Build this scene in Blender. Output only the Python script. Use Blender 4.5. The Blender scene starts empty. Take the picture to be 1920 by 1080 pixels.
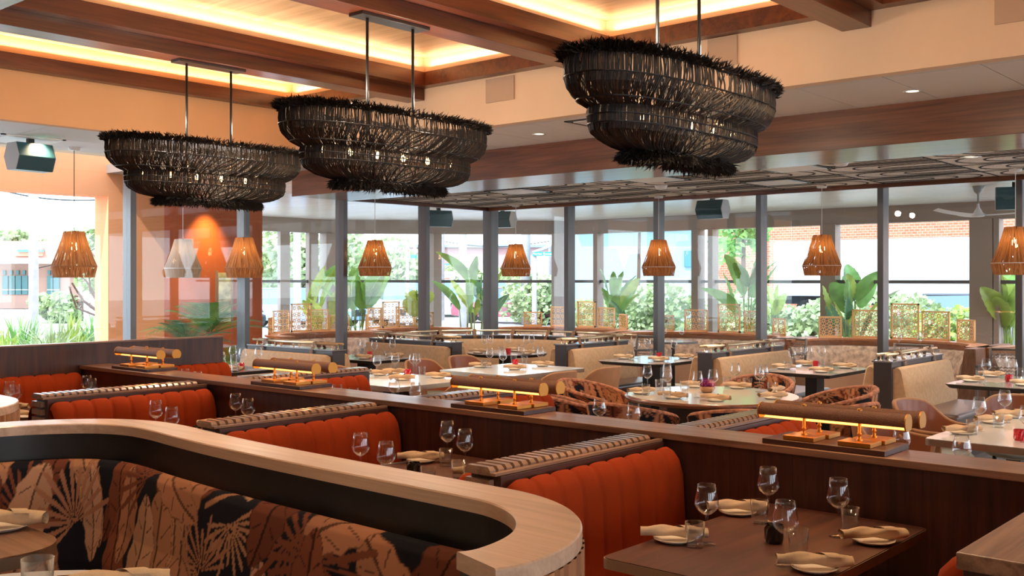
import bpy, math, random
import numpy as np
from mathutils import Vector, Matrix
random.seed(7)
rng = np.random.default_rng(11)
PI = math.pi
R = math.radians
scene = bpy.context.scene
COL = scene.collection

# ------------------------------------------------------------------ camera
# eye 1.65 m above the dining floor, level, looking 41.2 degrees left of +Y
YAW = R(41.2)
cam_d = bpy.data.cameras.new('camera'); cam = bpy.data.objects.new('camera', cam_d); COL.objects.link(cam)
cam.location = (0, 0, 1.65); cam.rotation_euler = (R(90), 0, YAW)
cam_d.sensor_width = 36; cam_d.lens = 36 * 1930 / 1920; cam_d.shift_y = -16 / 1920
cam_d.clip_start = 0.05; cam_d.clip_end = 600
scene.camera = cam
scene.view_settings.view_transform = 'Standard'; scene.view_settings.look = 'None'
scene.view_settings.gamma = 1; scene.view_settings.use_curve_mapping = False
scene.view_settings.exposure = 0.78
try:
    scene.cycles.max_bounces = 10; scene.cycles.diffuse_bounces = 4; scene.cycles.glossy_bounces = 4
    scene.cycles.transparent_max_bounces = 24; scene.cycles.transmission_bounces = 8
    scene.cycles.sample_clamp_indirect = 4; scene.cycles.caustics_reflective = False; scene.cycles.caustics_refractive = False
    scene.cycles.use_denoising = True
except Exception: pass

# ------------------------------------------------------------------ sky and sun
world = bpy.data.worlds.new('sky'); scene.world = world; world.use_nodes = True
nt = world.node_tree; nt.nodes.clear()
tc = nt.nodes.new('ShaderNodeTexCoord'); sp = nt.nodes.new('ShaderNodeSeparateXYZ'); rp = nt.nodes.new('ShaderNodeValToRGB')
bg = nt.nodes.new('ShaderNodeBackground'); wo = nt.nodes.new('ShaderNodeOutputWorld')
rp.color_ramp.elements[0].position = 0.0; rp.color_ramp.elements[0].color = (0.93, 0.96, 1.0, 1)
rp.color_ramp.elements[1].position = 0.7; rp.color_ramp.elements[1].color = (0.52, 0.70, 0.95, 1)
nt.links.new(tc.outputs['Generated'], sp.inputs[0]); nt.links.new(sp.outputs['Z'], rp.inputs[0])
nt.links.new(rp.outputs[0], bg.inputs[0]); nt.links.new(bg.outputs[0], wo.inputs[0])
bg.inputs[1].default_value = 3.7

def sun(energy, az, el, col):
    d = bpy.data.lights.new('sun', 'SUN'); d.energy = energy; d.color = col; d.angle = R(1.0)
    o = bpy.data.objects.new('sun', d); COL.objects.link(o)
    v = Vector((math.cos(R(el)) * math.sin(R(az)), math.cos(R(el)) * math.cos(R(az)), math.sin(R(el))))  # towards the sun
    o.rotation_euler = v.to_track_quat('Z', 'Y').to_euler(); o.location = v * 50
    return o
sun(3.6, 165, 50, (1.0, 0.95, 0.87))

def area(name, loc, rot, sx, sy, power, col, spread=180):
    d = bpy.data.lights.new(name, 'AREA'); d.shape = 'RECTANGLE'; d.size = sx; d.size_y = sy; d.energy = power; d.color = col
    d.spread = R(spread)
    o = bpy.data.objects.new(name, d); COL.objects.link(o); o.location = loc; o.rotation_euler = rot
    return o
def spot(name, loc, power, col, size=110, blend=0.8, rad=0.04, rot=(0, 0, 0)):
    d = bpy.data.lights.new(name, 'SPOT'); d.energy = power; d.color = col; d.spot_size = R(size); d.spot_blend = blend; d.shadow_soft_size = rad
    o = bpy.data.objects.new(name, d); COL.objects.link(o); o.location = loc; o.rotation_euler = rot
    return o
def point(name, loc, power, col, rad=0.03, parent=None):
    d = bpy.data.lights.new(name, 'POINT'); d.energy = power; d.color = col; d.shadow_soft_size = rad
    o = bpy.data.objects.new(name, d); COL.objects.link(o); o.location = loc; o.parent = parent
    return o

# coffers run along Y between the ceiling beams; x0..x1, y0..y1 of each opening (inside of the lip boards)
COFFERS = [(-8.78, -7.24, -1.0, 6.53), (-6.78, -5.15, 2.82, 6.53), (-4.70, -3.00, 2.82, 6.53), (-2.56, -0.9, 2.82, 6.53)]
WARM = (1.0, 0.64, 0.36)
ZC = 3.70
for (x0, x1, y0, y1) in COFFERS:                                     # LED strips lying in the coves
    L = y1 - y0; cy = (y0 + y1) / 2; cx = (x0 + x1) / 2; z = 3.61
    pw = 2.6
    area('cove_light', (x0 - .085, cy, z), (PI, 0, 0), .03, L + .08, pw * L, WARM)
    area('cove_light', (x1 + .085, cy, z), (PI, 0, 0), .03, L + .08, pw * L, WARM)
    area('cove_light', (cx, y1 + .085, z), (PI, 0, 0), x1 - x0 + .08, .03, pw * (x1 - x0), WARM)
# recessed downlights of the room (warm)
for (x, y, z, p) in [(-4.2, 7.3, 2.98, 95), (-7.0, 7.1, 2.98, 120), (-1.3, 6.9, 2.98, 90), (-9.9, 6.3, 2.98, 45), (-9.8, 4.4, 2.98, 45),
                     (-5.9, 5.0, 3.68, 110), (-3.8, 3.6, 3.68, 60), (-6.2, 3.2, 3.68, 60), (-1.8, 4.6, 3.68, 70), (-1.7, 3.2, 3.68, 50), (-8.0, 3.2, 3.68, 50),
                     (-2.6, 9.4, 2.72, 95), (-4.5, 9.4, 2.72, 95), (-6.4, 9.4, 2.72, 95), (-8.9, 9.9, 2.72, 80), (-1.0, 9.4, 2.72, 80),
                     (-3.0, 1.5, 3.28, 45), (-1.4, 0.6, 3.28, 35), (-4.6, 1.2, 3.28, 40)]:
    spot('downlight_beam', (x, y, z - .03), p, (1.0, 0.82, 0.64) if y > 7.5 else (1.0, 0.70, 0.42), size=125, blend=1.0, rad=.06)

for (x, y) in [(-11.6, 13.9), (-9.0, 14.3), (-6.2, 14.3), (-3.6, 14.2), (-13.4, 10.4), (-13.2, 12.3), (-9.8, 12.8), (-5.2, 12.9)]:
    spot('patio_downlight_beam', (x, y, 2.80), 90, (1.0, .80, .58), size=130, blend=1.0, rad=.06)

# ------------------------------------------------------------------ materials
MATS = {}
def _new(name):
    m = bpy.data.materials.new(name); m.use_nodes = True; n = m.node_tree.nodes; l = m.node_tree.links
    return m, n, l, n['Principled BSDF']
def plain(name, col, rough=.5, metal=0, spec=.5, sheen=0, coat=0, emis=None, es=0, noise=0, nscale=8, bump=0, bscale=200):
    if name in MATS: return MATS[name]
    m, n, l, b = _new(name)
    b.inputs['Base Color'].default_value = (*col, 1); b.inputs['Roughness'].default_value = rough; b.inputs['Metallic'].default_value = metal
    b.inputs['Specular IOR Level'].default_value = spec; b.inputs['Sheen Weight'].default_value = sheen; b.inputs['Coat Weight'].default_value = coat
    if sheen: b.inputs['Sheen Tint'].default_value = (*[min(1, c * 1.6 + .1) for c in col], 1)
    if emis: b.inputs['Emission Color'].default_value = (*emis, 1); b.inputs['Emission Strength'].default_value = es
    t = None
    if noise or bump:
        t = n.new('ShaderNodeTexCoord')
    if noise:
        x = n.new('ShaderNodeTexNoise'); x.inputs['Scale'].default_value = nscale; x.inputs['Detail'].default_value = 5; l.new(t.outputs['Object'], x.inputs['Vector'])
        r = n.new('ShaderNodeValToRGB'); r.color_ramp.elements[0].position = .3; r.color_ramp.elements[1].position = .7
        r.color_ramp.elements[0].color = (*[c * (1 - noise) for c in col], 1); r.color_ramp.elements[1].color = (*[min(1, c * (1 + noise)) for c in col], 1)
        l.new(x.outputs[0], r.inputs[0]); l.new(r.outputs[0], b.inputs['Base Color'])
    if bump:
        x = n.new('ShaderNodeTexNoise'); x.inputs['Scale'].default_value = bscale; l.new(t.outputs['Object'], x.inputs['Vector'])
        u = n.new('ShaderNodeBump'); u.inputs['Strength'].default_value = bump; u.inputs['Distance'].default_value = .003
        l.new(x.outputs[0], u.inputs['Height']); l.new(u.outputs[0], b.inputs['Normal'])
    MATS[name] = m; return m
def wood(name, c1, c2, axis='x', rough=.4, scale=3.0, coat=0.0, fine=1.0):
    if name in MATS: return MATS[name]
    m, n, l, b = _new(name)
    t = n.new('ShaderNodeTexCoord'); mp = n.new('ShaderNodeMapping'); l.new(t.outputs['Object'], mp.inputs[0])
    s = {'x': (.6, 9, 9), 'y': (9, .6, 9), 'z': (9, 9, .6)}[axis]
    mp.inputs['Scale'].default_value = tuple(v * scale / 3 for v in s)
    a = n.new('ShaderNodeTexNoise'); a.inputs['Scale'].default_value = 1.6; a.inputs['Detail'].default_value = 6; a.inputs['Distortion'].default_value = 1.4
    l.new(mp.outputs[0], a.inputs['Vector'])
    mp2 = n.new('ShaderNodeMapping'); l.new(t.outputs['Object'], mp2.inputs[0])
    s2 = {'x': (3, 90, 90), 'y': (90, 3, 90), 'z': (90, 90, 3)}[axis]; mp2.inputs['Scale'].default_value = tuple(v * scale / 3 for v in s2)
    g = n.new('ShaderNodeTexNoise'); g.inputs['Scale'].default_value = 1.5; g.inputs['Detail'].default_value = 3; l.new(mp2.outputs[0], g.inputs['Vector'])
    mx = n.new('ShaderNodeMath'); mx.operation = 'MULTIPLY_ADD'; mx.inputs[1].default_value = .35 * fine; l.new(g.outputs[0], mx.inputs[0]); l.new(a.outputs[0], mx.inputs[2])
    r = n.new('ShaderNodeValToRGB'); r.color_ramp.elements[0].position = .48; r.color_ramp.elements[1].position = .85
    r.color_ramp.elements[0].color = (*c1, 1); r.color_ramp.elements[1].color = (*c2, 1)
    l.new(mx.outputs[0], r.inputs[0]); l.new(r.outputs[0], b.inputs['Base Color'])
    b.inputs['Roughness'].default_value = rough; b.inputs['Coat Weight'].default_value = coat; b.inputs['Coat Roughness'].default_value = .15
    MATS[name] = m; return m
def thin_glass(name, tint=(1, 1, 1), refl=1.0, edge=0.35, rough=0.0, ribs=0):
    """one wall of clear glass: see-through face on, mirror-like and denser at grazing angles"""
    if name in MATS: return MATS[name]
    m, n, l, b = _new(name); n.remove(b); out = n['Material Output']
    tr = n.new('ShaderNodeBsdfTransparent'); tr.inputs[0].default_value = (*tint, 1)
    gl = n.new('ShaderNodeBsdfGlossy'); gl.inputs['Roughness'].default_value = rough; gl.inputs[0].default_value = (.95, .97, 1, 1)
    lw = n.new('ShaderNodeLayerWeight'); lw.inputs[0].default_value = .5
    pw = n.new('ShaderNodeMath'); pw.operation = 'POWER'; pw.inputs[1].default_value = 5.0 - 3.0 * edge; l.new(lw.outputs['Facing'], pw.inputs[0])
    ad = n.new('ShaderNodeMath'); ad.operation = 'MULTIPLY_ADD'; ad.use_clamp = True; ad.inputs[1].default_value = .9; ad.inputs[2].default_value = .04 * refl
    l.new(pw.outputs[0], ad.inputs[0])
    mx = n.new('ShaderNodeMixShader'); l.new(ad.outputs[0], mx.inputs[0]); l.new(tr.outputs[0], mx.inputs[1]); l.new(gl.outputs[0], mx.inputs[2])
    l.new(mx.outputs[0], out.inputs[0])
    MATS[name] = m; return m

# dark stained oak / walnut families, one per grain direction
WD_X = wood('walnut_dark_x', (.030, .009, .006), (.080, .025, .013), 'x', .45, coat=.03)
WD_Y = wood('walnut_dark_y', (.030, .009, .006), (.080, .025, .013), 'y', .45, coat=.03)
WD_Z = wood('walnut_dark_z', (.030, .009, .006), (.080, .025, .013), 'z', .45, coat=.03)
WT_Y = wood('walnut_table_y', (.060, .018, .010), (.12, .037, .021), 'y', .4, coat=.04)
WM_X = wood('oak_mid_x', (.13, .058, .03), (.30, .145, .08), 'x', .34, coat=.3)
WM_Y = wood('oak_mid_y', (.15, .07, .038), (.34, .18, .10), 'y', .4, coat=.2)
WL = wood('oak_light', (.48, .29, .18), (.68, .45, .30), 'x', .36, coat=.25)
WLZ = wood('oak_light_z', (.30, .11, .035), (.50, .22, .085), 'z', .45)
WB_X = wood('walnut_beam_x', (.08, .023, .009), (.23, .075, .030), 'x', .32, coat=.35, scale=1.6)
WB_Y = wood('walnut_beam_y', (.052, .010, .003), (.14, .032, .009), 'y', .34, coat=.25, scale=2)
WC = wood('maple_ceiling', (.44, .28, .15), (.66, .46, .28), 'x', .5, scale=1.2)
PLASTER = plain('peach_plaster', (.80, .60, .42), .85, noise=.03, nscale=2)
TILE = plain('ceiling_tile', (.72, .70, .68), .8)
WHITE = plain('white_paint', (.8, .8, .8), .5)
ORANGE = plain('rust_velvet', (.30, .034, .004), .85, spec=.15, noise=.12, nscale=6)
WSL = wood('oak_slat', (.17, .085, .05), (.33, .19, .12), 'y', .28, coat=.9)
BEIGE = plain('beige_linen', (.52, .335, .195), .85, noise=.10, nscale=25, bump=.3, bscale=300)
LEATHER = plain('taupe_leather', (.14, .085, .07), .33, noise=.12, nscale=10, coat=.15)
CHAR = plain('charcoal_panel', (.042, .034, .036), .42, noise=.2, nscale=4)
BLACKW = plain('black_stained_wood', (.012, .011, .012), .42, noise=.3, nscale=12)
ALU = plain('dark_bronze_frame', (.13, .13, .135), .35, metal=.4)
BLACK = plain('black_metal', (.012, .012, .013), .4, metal=.3)
STEEL = plain('dull_steel', (.30, .30, .31), .35, metal=.9)
BRASS = plain('brass', (.72, .50, .24), .32, metal=.9)
TEDGE = plain('table_edge_metal', (.46, .38, .28), .35, metal=.85)
PALEBRASS = plain('pale_brass', (.75, .60, .40), .3, metal=.9)
STRAP = plain('braided_leather', (.20, .095, .04), .6, noise=.5, nscale=90)
LINEN = plain('napkin_linen', (.62, .43, .27), .9, noise=.06, nscale=60, bump=.4, bscale=500)
CERAM = plain('ceramic', (.72, .62, .50), .35, noise=.05, nscale=30)
PORC = plain('white_tabletop', (.68, .68, .70), .22, coat=.4)
GREYTOP = plain('grey_tabletop', (.30, .29, .30), .2, coat=.5)
GLASS = thin_glass('stem_glass', (.985, .985, .985), .9, .75)
GLASS2 = thin_glass('tumbler_glass', (.97, .975, .975), .9, .7)
PANE = thin_glass('window_pane', (.93, .965, .97), .75, .25)
REDG = plain('red_cut_glass', (.55, .01, .02), .12, coat=.6, noise=.5, nscale=120)
BLACKG = plain('black_cut_glass', (.01, .008, .008), .08, coat=.6)
BULB = plain('bulb_glow', (1, .6, .25), .5, emis=(1.0, .62, .26), es=22)
# ------------------------------------------------------------------ mesh helpers
class MB:
    def __init__(s): s.v = []; s.f = []; s.m = []; s.c = None
    def add(s, vs, fs, mi=0):
        o = len(s.v); s.v += [tuple(p) for p in vs]; s.f += [tuple(i + o for i in f) for f in fs]; s.m += [mi] * len(fs); return s
    def box(s, x0, y0, z0, x1, y1, z1, mi=0, ch=0):
        if x0 > x1: x0, x1 = x1, x0
        if y0 > y1: y0, y1 = y1, y0
        if z0 > z1: z0, z1 = z1, z0
        v = [(x0, y0, z0), (x1, y0, z0), (x1, y1, z0), (x0, y1, z0), (x0, y0, z1), (x1, y0, z1), (x1, y1, z1), (x0, y1, z1)]
        return s.add(v, [(3, 2, 1, 0), (4, 5, 6, 7), (0, 1, 5, 4), (1, 2, 6, 5), (2, 3, 7, 6), (3, 0, 4, 7)], mi)
    def obox(s, c, ax, ay, az, hx, hy, hz, mi=0):
        c = Vector(c); ax = Vector(ax).normalized() * hx; ay = Vector(ay).normalized() * hy; az = Vector(az).normalized() * hz
        v = [c - ax - ay - az, c + ax - ay - az, c + ax + ay - az, c - ax + ay - az, c - ax - ay + az, c + ax - ay + az, c + ax + ay + az, c - ax + ay + az]
        return s.add(v, [(3, 2, 1, 0), (4, 5, 6, 7), (0, 1, 5, 4), (1, 2, 6, 5), (2, 3, 7, 6), (3, 0, 4, 7)], mi)
    def prism(s, poly, z0, z1, mi=0, inset=0):
        n = len(poly); a = sum(poly[i][0] * poly[(i + 1) % n][1] - poly[(i + 1) % n][0] * poly[i][1] for i in range(n))
        if a < 0: poly = poly[::-1]
        cx = sum(p[0] for p in poly) / n; cy = sum(p[1] for p in poly) / n
        low = [((p[0] - cx) * (1 - inset) + cx, (p[1] - cy) * (1 - inset) + cy, z0) for p in poly]
        v = low + [(p[0], p[1], z1) for p in poly]
        return s.add(v, [tuple(range(n - 1, -1, -1)), tuple(range(n, 2 * n))] + [(i, (i + 1) % n, n + (i + 1) % n, n + i) for i in range(n)], mi)
    def lathe(s, prof, c=(0, 0, 0), n=20, mi=0, sx=1, sy=1, close=False):
        v = []; f = []
        for (r, z) in prof:
            for k in range(n):
                a = 2 * PI * k / n; v.append((c[0] + r * sx * math.cos(a), c[1] + r * sy * math.sin(a), c[2] + z))
        for i in range(len(prof) - 1):
            for k in range(n):
                f.append((i * n + k, i * n + (k + 1) % n, (i + 1) * n + (k + 1) % n, (i + 1) * n + k))
        if close: f.append(tuple(range(n - 1, -1, -1))); f.append(tuple((len(prof) - 1) * n + k for k in range(n)))
        return s.add(v, f, mi)
    def tube(s, pts, r, n=8, mi=0, cap=True, r1=None, up=None, flat=1.0):
        pts = [Vector(p) for p in pts]; N = len(pts); rs = [r + ((r1 if r1 is not None else r) - r) * i / max(1, N - 1) for i in range(N)]
        v = []; f = []
        u = Vector(up) if up else None
        for i, p in enumerate(pts):
            t = (pts[min(i + 1, N - 1)] - pts[max(i - 1, 0)]).normalized()
            if u is None: u = Vector((0, 0, 1)) if abs(t.z) < .9 else Vector((1, 0, 0))
            b = t.cross(u)
            if b.length < 1e-5: b = t.cross(Vector((1, .3, .2)))
            b.normalize(); u = b.cross(t).normalized()
            for k in range(n):
                a = 2 * PI * k / n; v.append(p + (b * math.cos(a) + u * math.sin(a) * flat) * rs[i])
        for i in range(N - 1):
            for k in range(n): f.append((i * n + k, i * n + (k + 1) % n, (i + 1) * n + (k + 1) % n, (i + 1) * n + k))
        if cap: f.append(tuple(range(n - 1, -1, -1))); f.append(tuple((N - 1) * n + k for k in range(n)))
        return s.add(v, f, mi)
    def grid(s, fn, nu, nv, mi=0, wrap=False):
        v = [fn(i / nu, j / nv) for i in range(nu + 1) for j in range(nv + 1)]
        f = [(i * (nv + 1) + j, (i + 1) * (nv + 1) + j, (i + 1) * (nv + 1) + j + 1, i * (nv + 1) + j + 1) for i in range(nu) for j in range(nv)]
        return s.add(v, f, mi)
    def build(s, name, mat, parent=None, smooth=False, bevel=0, label=None, cat=None, group=None, kind=None, loc=None, rotz=0, seg=2):
        me = bpy.data.meshes.new(name); me.from_pydata(s.v, [], s.f)
        mats = mat if isinstance(mat, (list, tuple)) else [mat]
        for x in mats: me.materials.append(x)
        if len(mats) > 1: me.polygons.foreach_set('material_index', s.m)
        if smooth is True: me.polygons.foreach_set('use_smooth', [True] * len(s.f))
        me.update()
        o = bpy.data.objects.new(name, me); COL.objects.link(o); o.parent = parent
        if smooth == 'auto':
            me.polygons.foreach_set('use_smooth', [True] * len(s.f)); me.set_sharp_from_angle(angle=R(35))
        if bevel:
            b = o.modifiers.new('bevel', 'BEVEL'); b.width = bevel; b.segments = seg; b.limit_method = 'ANGLE'; b.angle_limit = R(40)
        if loc: o.location = loc
        o.rotation_euler[2] = rotz
        tag(o, label, cat, group, kind); return o
def tag(o, label=None, cat=None, group=None, kind=None):
    if label: o['label'] = label
    if cat: o['category'] = cat
    if group: o['group'] = group
    if kind: o['kind'] = kind
    return o
def thing(name, label, cat, loc=(0, 0, 0), rz=0, group=None):
    o = bpy.data.objects.new(name, None); COL.objects.link(o); o.location = loc; o.rotation_euler = (0, 0, rz); o.empty_display_size = .1
    return tag(o, label, cat, group)
KIDS = {}
def copy_tree(o, parent=None):
    c = o.copy(); COL.objects.link(c); c.parent = parent
    for ch in [x for x in o.children]: copy_tree(ch, c)
    return c
def place(proto, loc, rz=0, label=None, group=None, used={}):
    """the first call moves the prototype itself, later calls copy it with its parts"""
    o = proto if proto.name not in used else copy_tree(proto)
    used[proto.name] = 1
    o.location = loc; o.rotation_euler = (0, 0, rz); tag(o, label, None, group); return o
def struct(name, mb, mat, parent=None, **k):
    o = mb.build(name, mat, parent, **k)
    if parent is None: o['kind'] = 'structure'
    return o
def box(x0, y0, z0, x1, y1, z1): return MB().box(x0, y0, z0, x1, y1, z1)

# ------------------------------------------------------------------ tropical leaf print (painted per vertex in cloth coordinates)
class LeafPrint:
    def __init__(s, W, H, n, seed, sz=1.0):
        r = random.Random(seed); s.L = []
        cols = [(.56, .26, .135), (.50, .21, .11), (.26, .075, .035), (.60, .31, .18), (.18, .05, .025), (.50, .22, .115)]
        for i in range(n):
            kind = 'fan' if r.random() < .28 else 'leaf'
            s.L.append((kind, r.uniform(-.05, W + .05), r.uniform(-.1, H + .1), r.gauss(PI / 2, .5) + (PI if r.random() < .5 else 0),
                        r.uniform(.26, .46) * sz, r.uniform(.045, .085) * sz, r.choice(cols), r.uniform(-.5, .5), r.random() * 6))
    def paint(s, u, v):
        n = len(u); C = np.zeros((n, 3)); C[:] = (.010, .009, .014)
        for (kind, cu, cv, a, L, w, col, bend, ph) in s.L:
            du = u - cu; dv = v - cv
            near = (np.abs(du) < L) & (np.abs(dv) < L)
            if not near.any(): continue
            idx = np.nonzero(near)[0]; x = du[idx] * math.cos(a) + dv[idx] * math.sin(a); y = -du[idx] * math.sin(a) + dv[idx] * math.cos(a)
            c = np.array(col)
            if kind == 'leaf':
                t = x / L + .5; yy = y - bend * L * .25 * (4 * (t - .5) ** 2 - .3)
                wd = w * np.sin(np.clip(t, 0, 1) * PI) ** .55 * (1 + .07 * np.sin(x * 95 + ph))
                ins = (t > 0) & (t < 1) & (np.abs(yy) < wd)
                shade = np.where(yy > 0, 1.0, .84)
                mid = np.abs(yy) < .0045
                vein = (np.abs(((x - np.abs(yy) * .8) / .075 + ph) % 1 - .5) < .04) & (np.abs(yy) > wd * .25) & (np.abs(yy) < wd * .8)
                rim = np.abs(yy) > wd - .003
                cc = c[None, :] * shade[:, None]
                cc[vein] = c * .28; cc[mid] = c * .22; cc[rim] = c * .45
                C[idx[ins]] = cc[ins]
            else:
                rr = np.hypot(x, y); th = np.arctan2(y, x)
                k = np.abs(((th * 11 / PI + ph) % 1) - .5)
                Lr = L * .52
                ins = (rr < Lr * (.85 + .15 * np.sin(th * 9 + ph))) & (np.abs(th) < 1.9) & (k < .30 * (1.15 - rr / Lr) + .06)
                C[idx[ins]] = (c * .82)[None, :]
        return C
def leaf_mat():
    if 'leaf_velvet' in MATS: return MATS['leaf_velvet']
    m, n, l, b = _new('leaf_velvet')
    a = n.new('ShaderNodeAttribute'); a.attribute_name = 'print'; l.new(a.outputs['Color'], b.inputs['Base Color'])
    b.inputs['Roughness'].default_value = .85; b.inputs['Specular IOR Level'].default_value = .2
    MATS['leaf_velvet'] = m; return m
def paint_print(o, uv, lp):
    me = o.data; uv = np.array(uv); C = lp.paint(uv[:, 0], uv[:, 1]); rgba = np.ones((len(uv), 4)); rgba[:, :3] = C
    at = me.color_attributes.new('print', 'FLOAT_COLOR', 'POINT'); at.data.foreach_set('color', rgba.ravel())
# ================================================================== ROOM SHELL
XW, YW = -10.68, 11.70                # glass planes: left window wall and far window wall
FLOOR = wood('floor_planks', (.30, .22, .16), (.44, .34, .26), 'y', .45)
struct('floor', box(-10.77, -4.2, -.1, 5.2, 11.78, 0), FLOOR)
struct('floor', MB().box(-16.4, 2.0, -.1, -10.77, 16.6, 0).box(-10.77, 11.78, -.1, 5.2, 16.6, 0), plain('patio_pavers', (.62, .57, .52), .8, noise=.08, nscale=3))
struct('floor', box(-5.6, -3.6, 0, -.9, 1.72, .22), WD_X)            # raised platform under the curved banquette
struct('wall_back', box(-10.9, -4.2, 0, 5.2, -4.0, 3.9), PLASTER)
wr = MB().box(5.0, -4, 0, 5.2, 11.8, .9).box(5.0, -4, 2.8, 5.2, 11.8, 3.9)
for y in (-4, -1, 2, 5, 8, 11.2): wr.box(5.0, y, .9, 5.2, y + .9, 2.8)
struct('wall_right', wr, PLASTER)
wl = MB().box(XW - .09, -4, 0, XW + .09, 1.2, 3.9)
struct('wall_left', wl, PLASTER)
struct('trim_1', MB().box(XW - .3, -4, 3.02, XW + .1, 11.9, 3.9), PLASTER)
struct('trim_2', MB().box(XW - .3, 11.62, 2.765, 5.2, 11.95, 3.9), PLASTER)
struct('ceiling', box(-11.2, -4.2, 3.9, 5.2, 12.0, 4.05), TILE)       # roof slab over the room

CREAM = plain('cove_cream', (.60, .47, .34), .8)
# upper ceiling, soffit walls
struct('ceiling', box(-8.95, -4, ZC, 5.0, 6.70, ZC + .05), WC)
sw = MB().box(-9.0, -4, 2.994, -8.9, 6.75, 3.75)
struct('wall_soffit_left', sw, plain('plaster_warm_shade', (.74, .43, .22), .85, noise=.03, nscale=2))  # plaster with the shade and warm cove bounce put into its colour
struct('wall_soffit_far', MB().box(-8.9, 6.65, 2.994, 5.0, 6.75, 3.75), PLASTER)
# tile ceilings with open joints
GROUT = plain('joint_backing', (.12, .11, .11), .9)  # dark backing board behind the open tile joints
struct('ceiling', MB().box(XW, -4, 3.03, -8.95, 7.95, 3.06).box(-8.95, 6.72, 3.03, 5, 7.95, 3.06), GROUT)
ct = MB(); g = .006
def tiles(x0, x1, y0, y1, xs, ys):
    xs = [x0] + [x for x in xs if x0 < x < x1] + [x1]; ys = [y0] + [y for y in ys if y0 < y < y1] + [y1]
    for i in range(len(xs) - 1):
        for j in range(len(ys) - 1): ct.box(xs[i] + g / 2, ys[j] + g / 2, 3.0, xs[i + 1] - g / 2, ys[j + 1] - g / 2, 3.028)
tiles(XW + .09, -8.9, -4, 7.9, [-9.8], [0.5, 1.72, 2.94, 4.16, 5.38, 6.74])
tiles(-8.9, 5.0, 6.75, 7.9, [-8.86 + .62 * k for k in range(1, 23)], [6.83])
struct('ceiling', ct, TILE)
# walnut header beam with its glossy underside
struct('trim_3', box(XW + .09, 7.9, 2.69, 5.0, 8.85, 3.03), WB_X, bevel=.003)
# window head boards
WB_X2 = WB_X
struct('trim_4', MB().box(-10.60, 11.55, 2.69, 5.0, 11.63, 2.77), WB_X)
struct('trim_5', MB().box(-10.66, 8.85, 2.69, -10.58, 11.63, 2.77), WB_Y)
# patterned acoustic ceiling over the window side
PAT = plain('speckled_felt', (.74, .715, .68), .95, noise=.35, nscale=140)
PATL = plain('black_groove', (.012, .011, .011), .8)
pc = MB().box(-10.62, 8.85, 2.74, 5.0, 11.6, 2.80, 0)
def strip(pts, w=.012, z=2.7385):
    for i in range(len(pts) - 1):
        a = Vector((*pts[i], z)); b = Vector((*pts[i + 1], z)); d = (b - a)
        if d.length < 1e-4: continue
        nrm = Vector((-d.y, d.x, 0)).normalized() * w / 2; e = d.normalized() * w * .3
        dn = Vector((0, 0, -.0025)); q = [a - nrm - e, b - nrm + e, b + nrm + e, a + nrm - e]
        pc.add(q + [v_ + dn for v_ in q], [(4, 5, 6, 7), (0, 1, 5, 4), (1, 2, 6, 5), (2, 3, 7, 6), (3, 0, 4, 7)], 1)
rr = random.Random(5); tx, ty = 1.22, .69
nx = 13
for i in range(nx):
    X0 = -10.6 + i * tx; strip([(X0, 8.86), (X0, 11.55)], .026)
    for j in range(4):
        Y0 = 8.86 + j * ty
        if i == 0 and j: strip([(-10.6, Y0), (4.9, Y0)], .024)
        dirn = rr.choice((0, 1)); 
        for k in range(1, 4):
            h = ty * .48 * k / 3.6; L = tx * (.30 + .20 * k); cxm = X0 + (0.02 if dirn else tx - .02); cym = Y0 + ty / 2
            sgn = 1 if dirn else -1; pts = [(cxm, cym - h)]
            for q in range(0, 9):
                a = -PI / 2 + PI * q / 8; pts.append((cxm + sgn * (L - h + h * math.cos(a)), cym + h * math.sin(a)))
            pts.append((cxm, cym + h)); pts = [(min(max(p[0], X0), X0 + tx), p[1]) for p in pts]; strip(pts, .022)
struct('ceiling', pc, [PAT, PATL])

# ceiling beams (along Y), one cross beam, and the lip boards of the lit coves
for i, (x0, x1) in enumerate([(-7.12, -6.90), (-5.03, -4.82), (-2.88, -2.68), (-.78, -.58)]):
    struct('trim_%d' % (6 + i), box(x0, -1.0, 3.31, x1, 6.65, 3.43), WB_Y, bevel=.003); struct('trim_%d' % (50 + i), box(x0 + .004, -1.0, 3.43, x1 - .004, 6.65, ZC), CREAM)
struct('trim_10', box(-6.9, 2.45, 3.312, 5, 2.70, 3.43), WB_X, bevel=.003); struct('trim_55', box(-6.9, 2.454, 3.43, 5, 2.696, ZC), CREAM)
k = 11
for (x0, x1, y0, y1) in COFFERS:
    m = MB(); t = .018; zl, zh = 3.415, 3.54
    m.box(x0 - t, y0, zl, x0, y1 + t, zh); m.box(x1, y0, zl, x1 + t, y1 + t, zh); m.box(x0, y1, zl, x1, y1 + t, zh)
    for (a, b, c, d) in ((x0 - .118, y0, x0 - t, y1 + .118), (x1 + t, y0, x1 + .118, y1 + .118), (x0 - t, y1 + t, x1 + t, y1 + .118)):
        m.box(a, b, zl + .002, c, d, zl + .016)
    struct('trim_%d' % k, m, WB_Y); k += 1

# wall return-air panels on the soffit
for (x, z0, z1, w, lab) in [(-6.116, 3.194, 3.40, .325, 'cream square access panel high on the soffit beside the second hanging lamp'), (-3.90, 3.20, 3.41, .24, 'cream square access panel high on the soffit behind the nearest hanging lamp'),
                       (-1.914, 3.198, 3.5, .4, 'cream square access panel on the soffit at the far right edge')]:
    m = MB().box(x, 6.635, z0, x + w, 6.65, z1); m.build('access_panel', plain('panel_tan', (.50, .36, .26), .7), None, label=lab, cat='wall panel')

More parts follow.
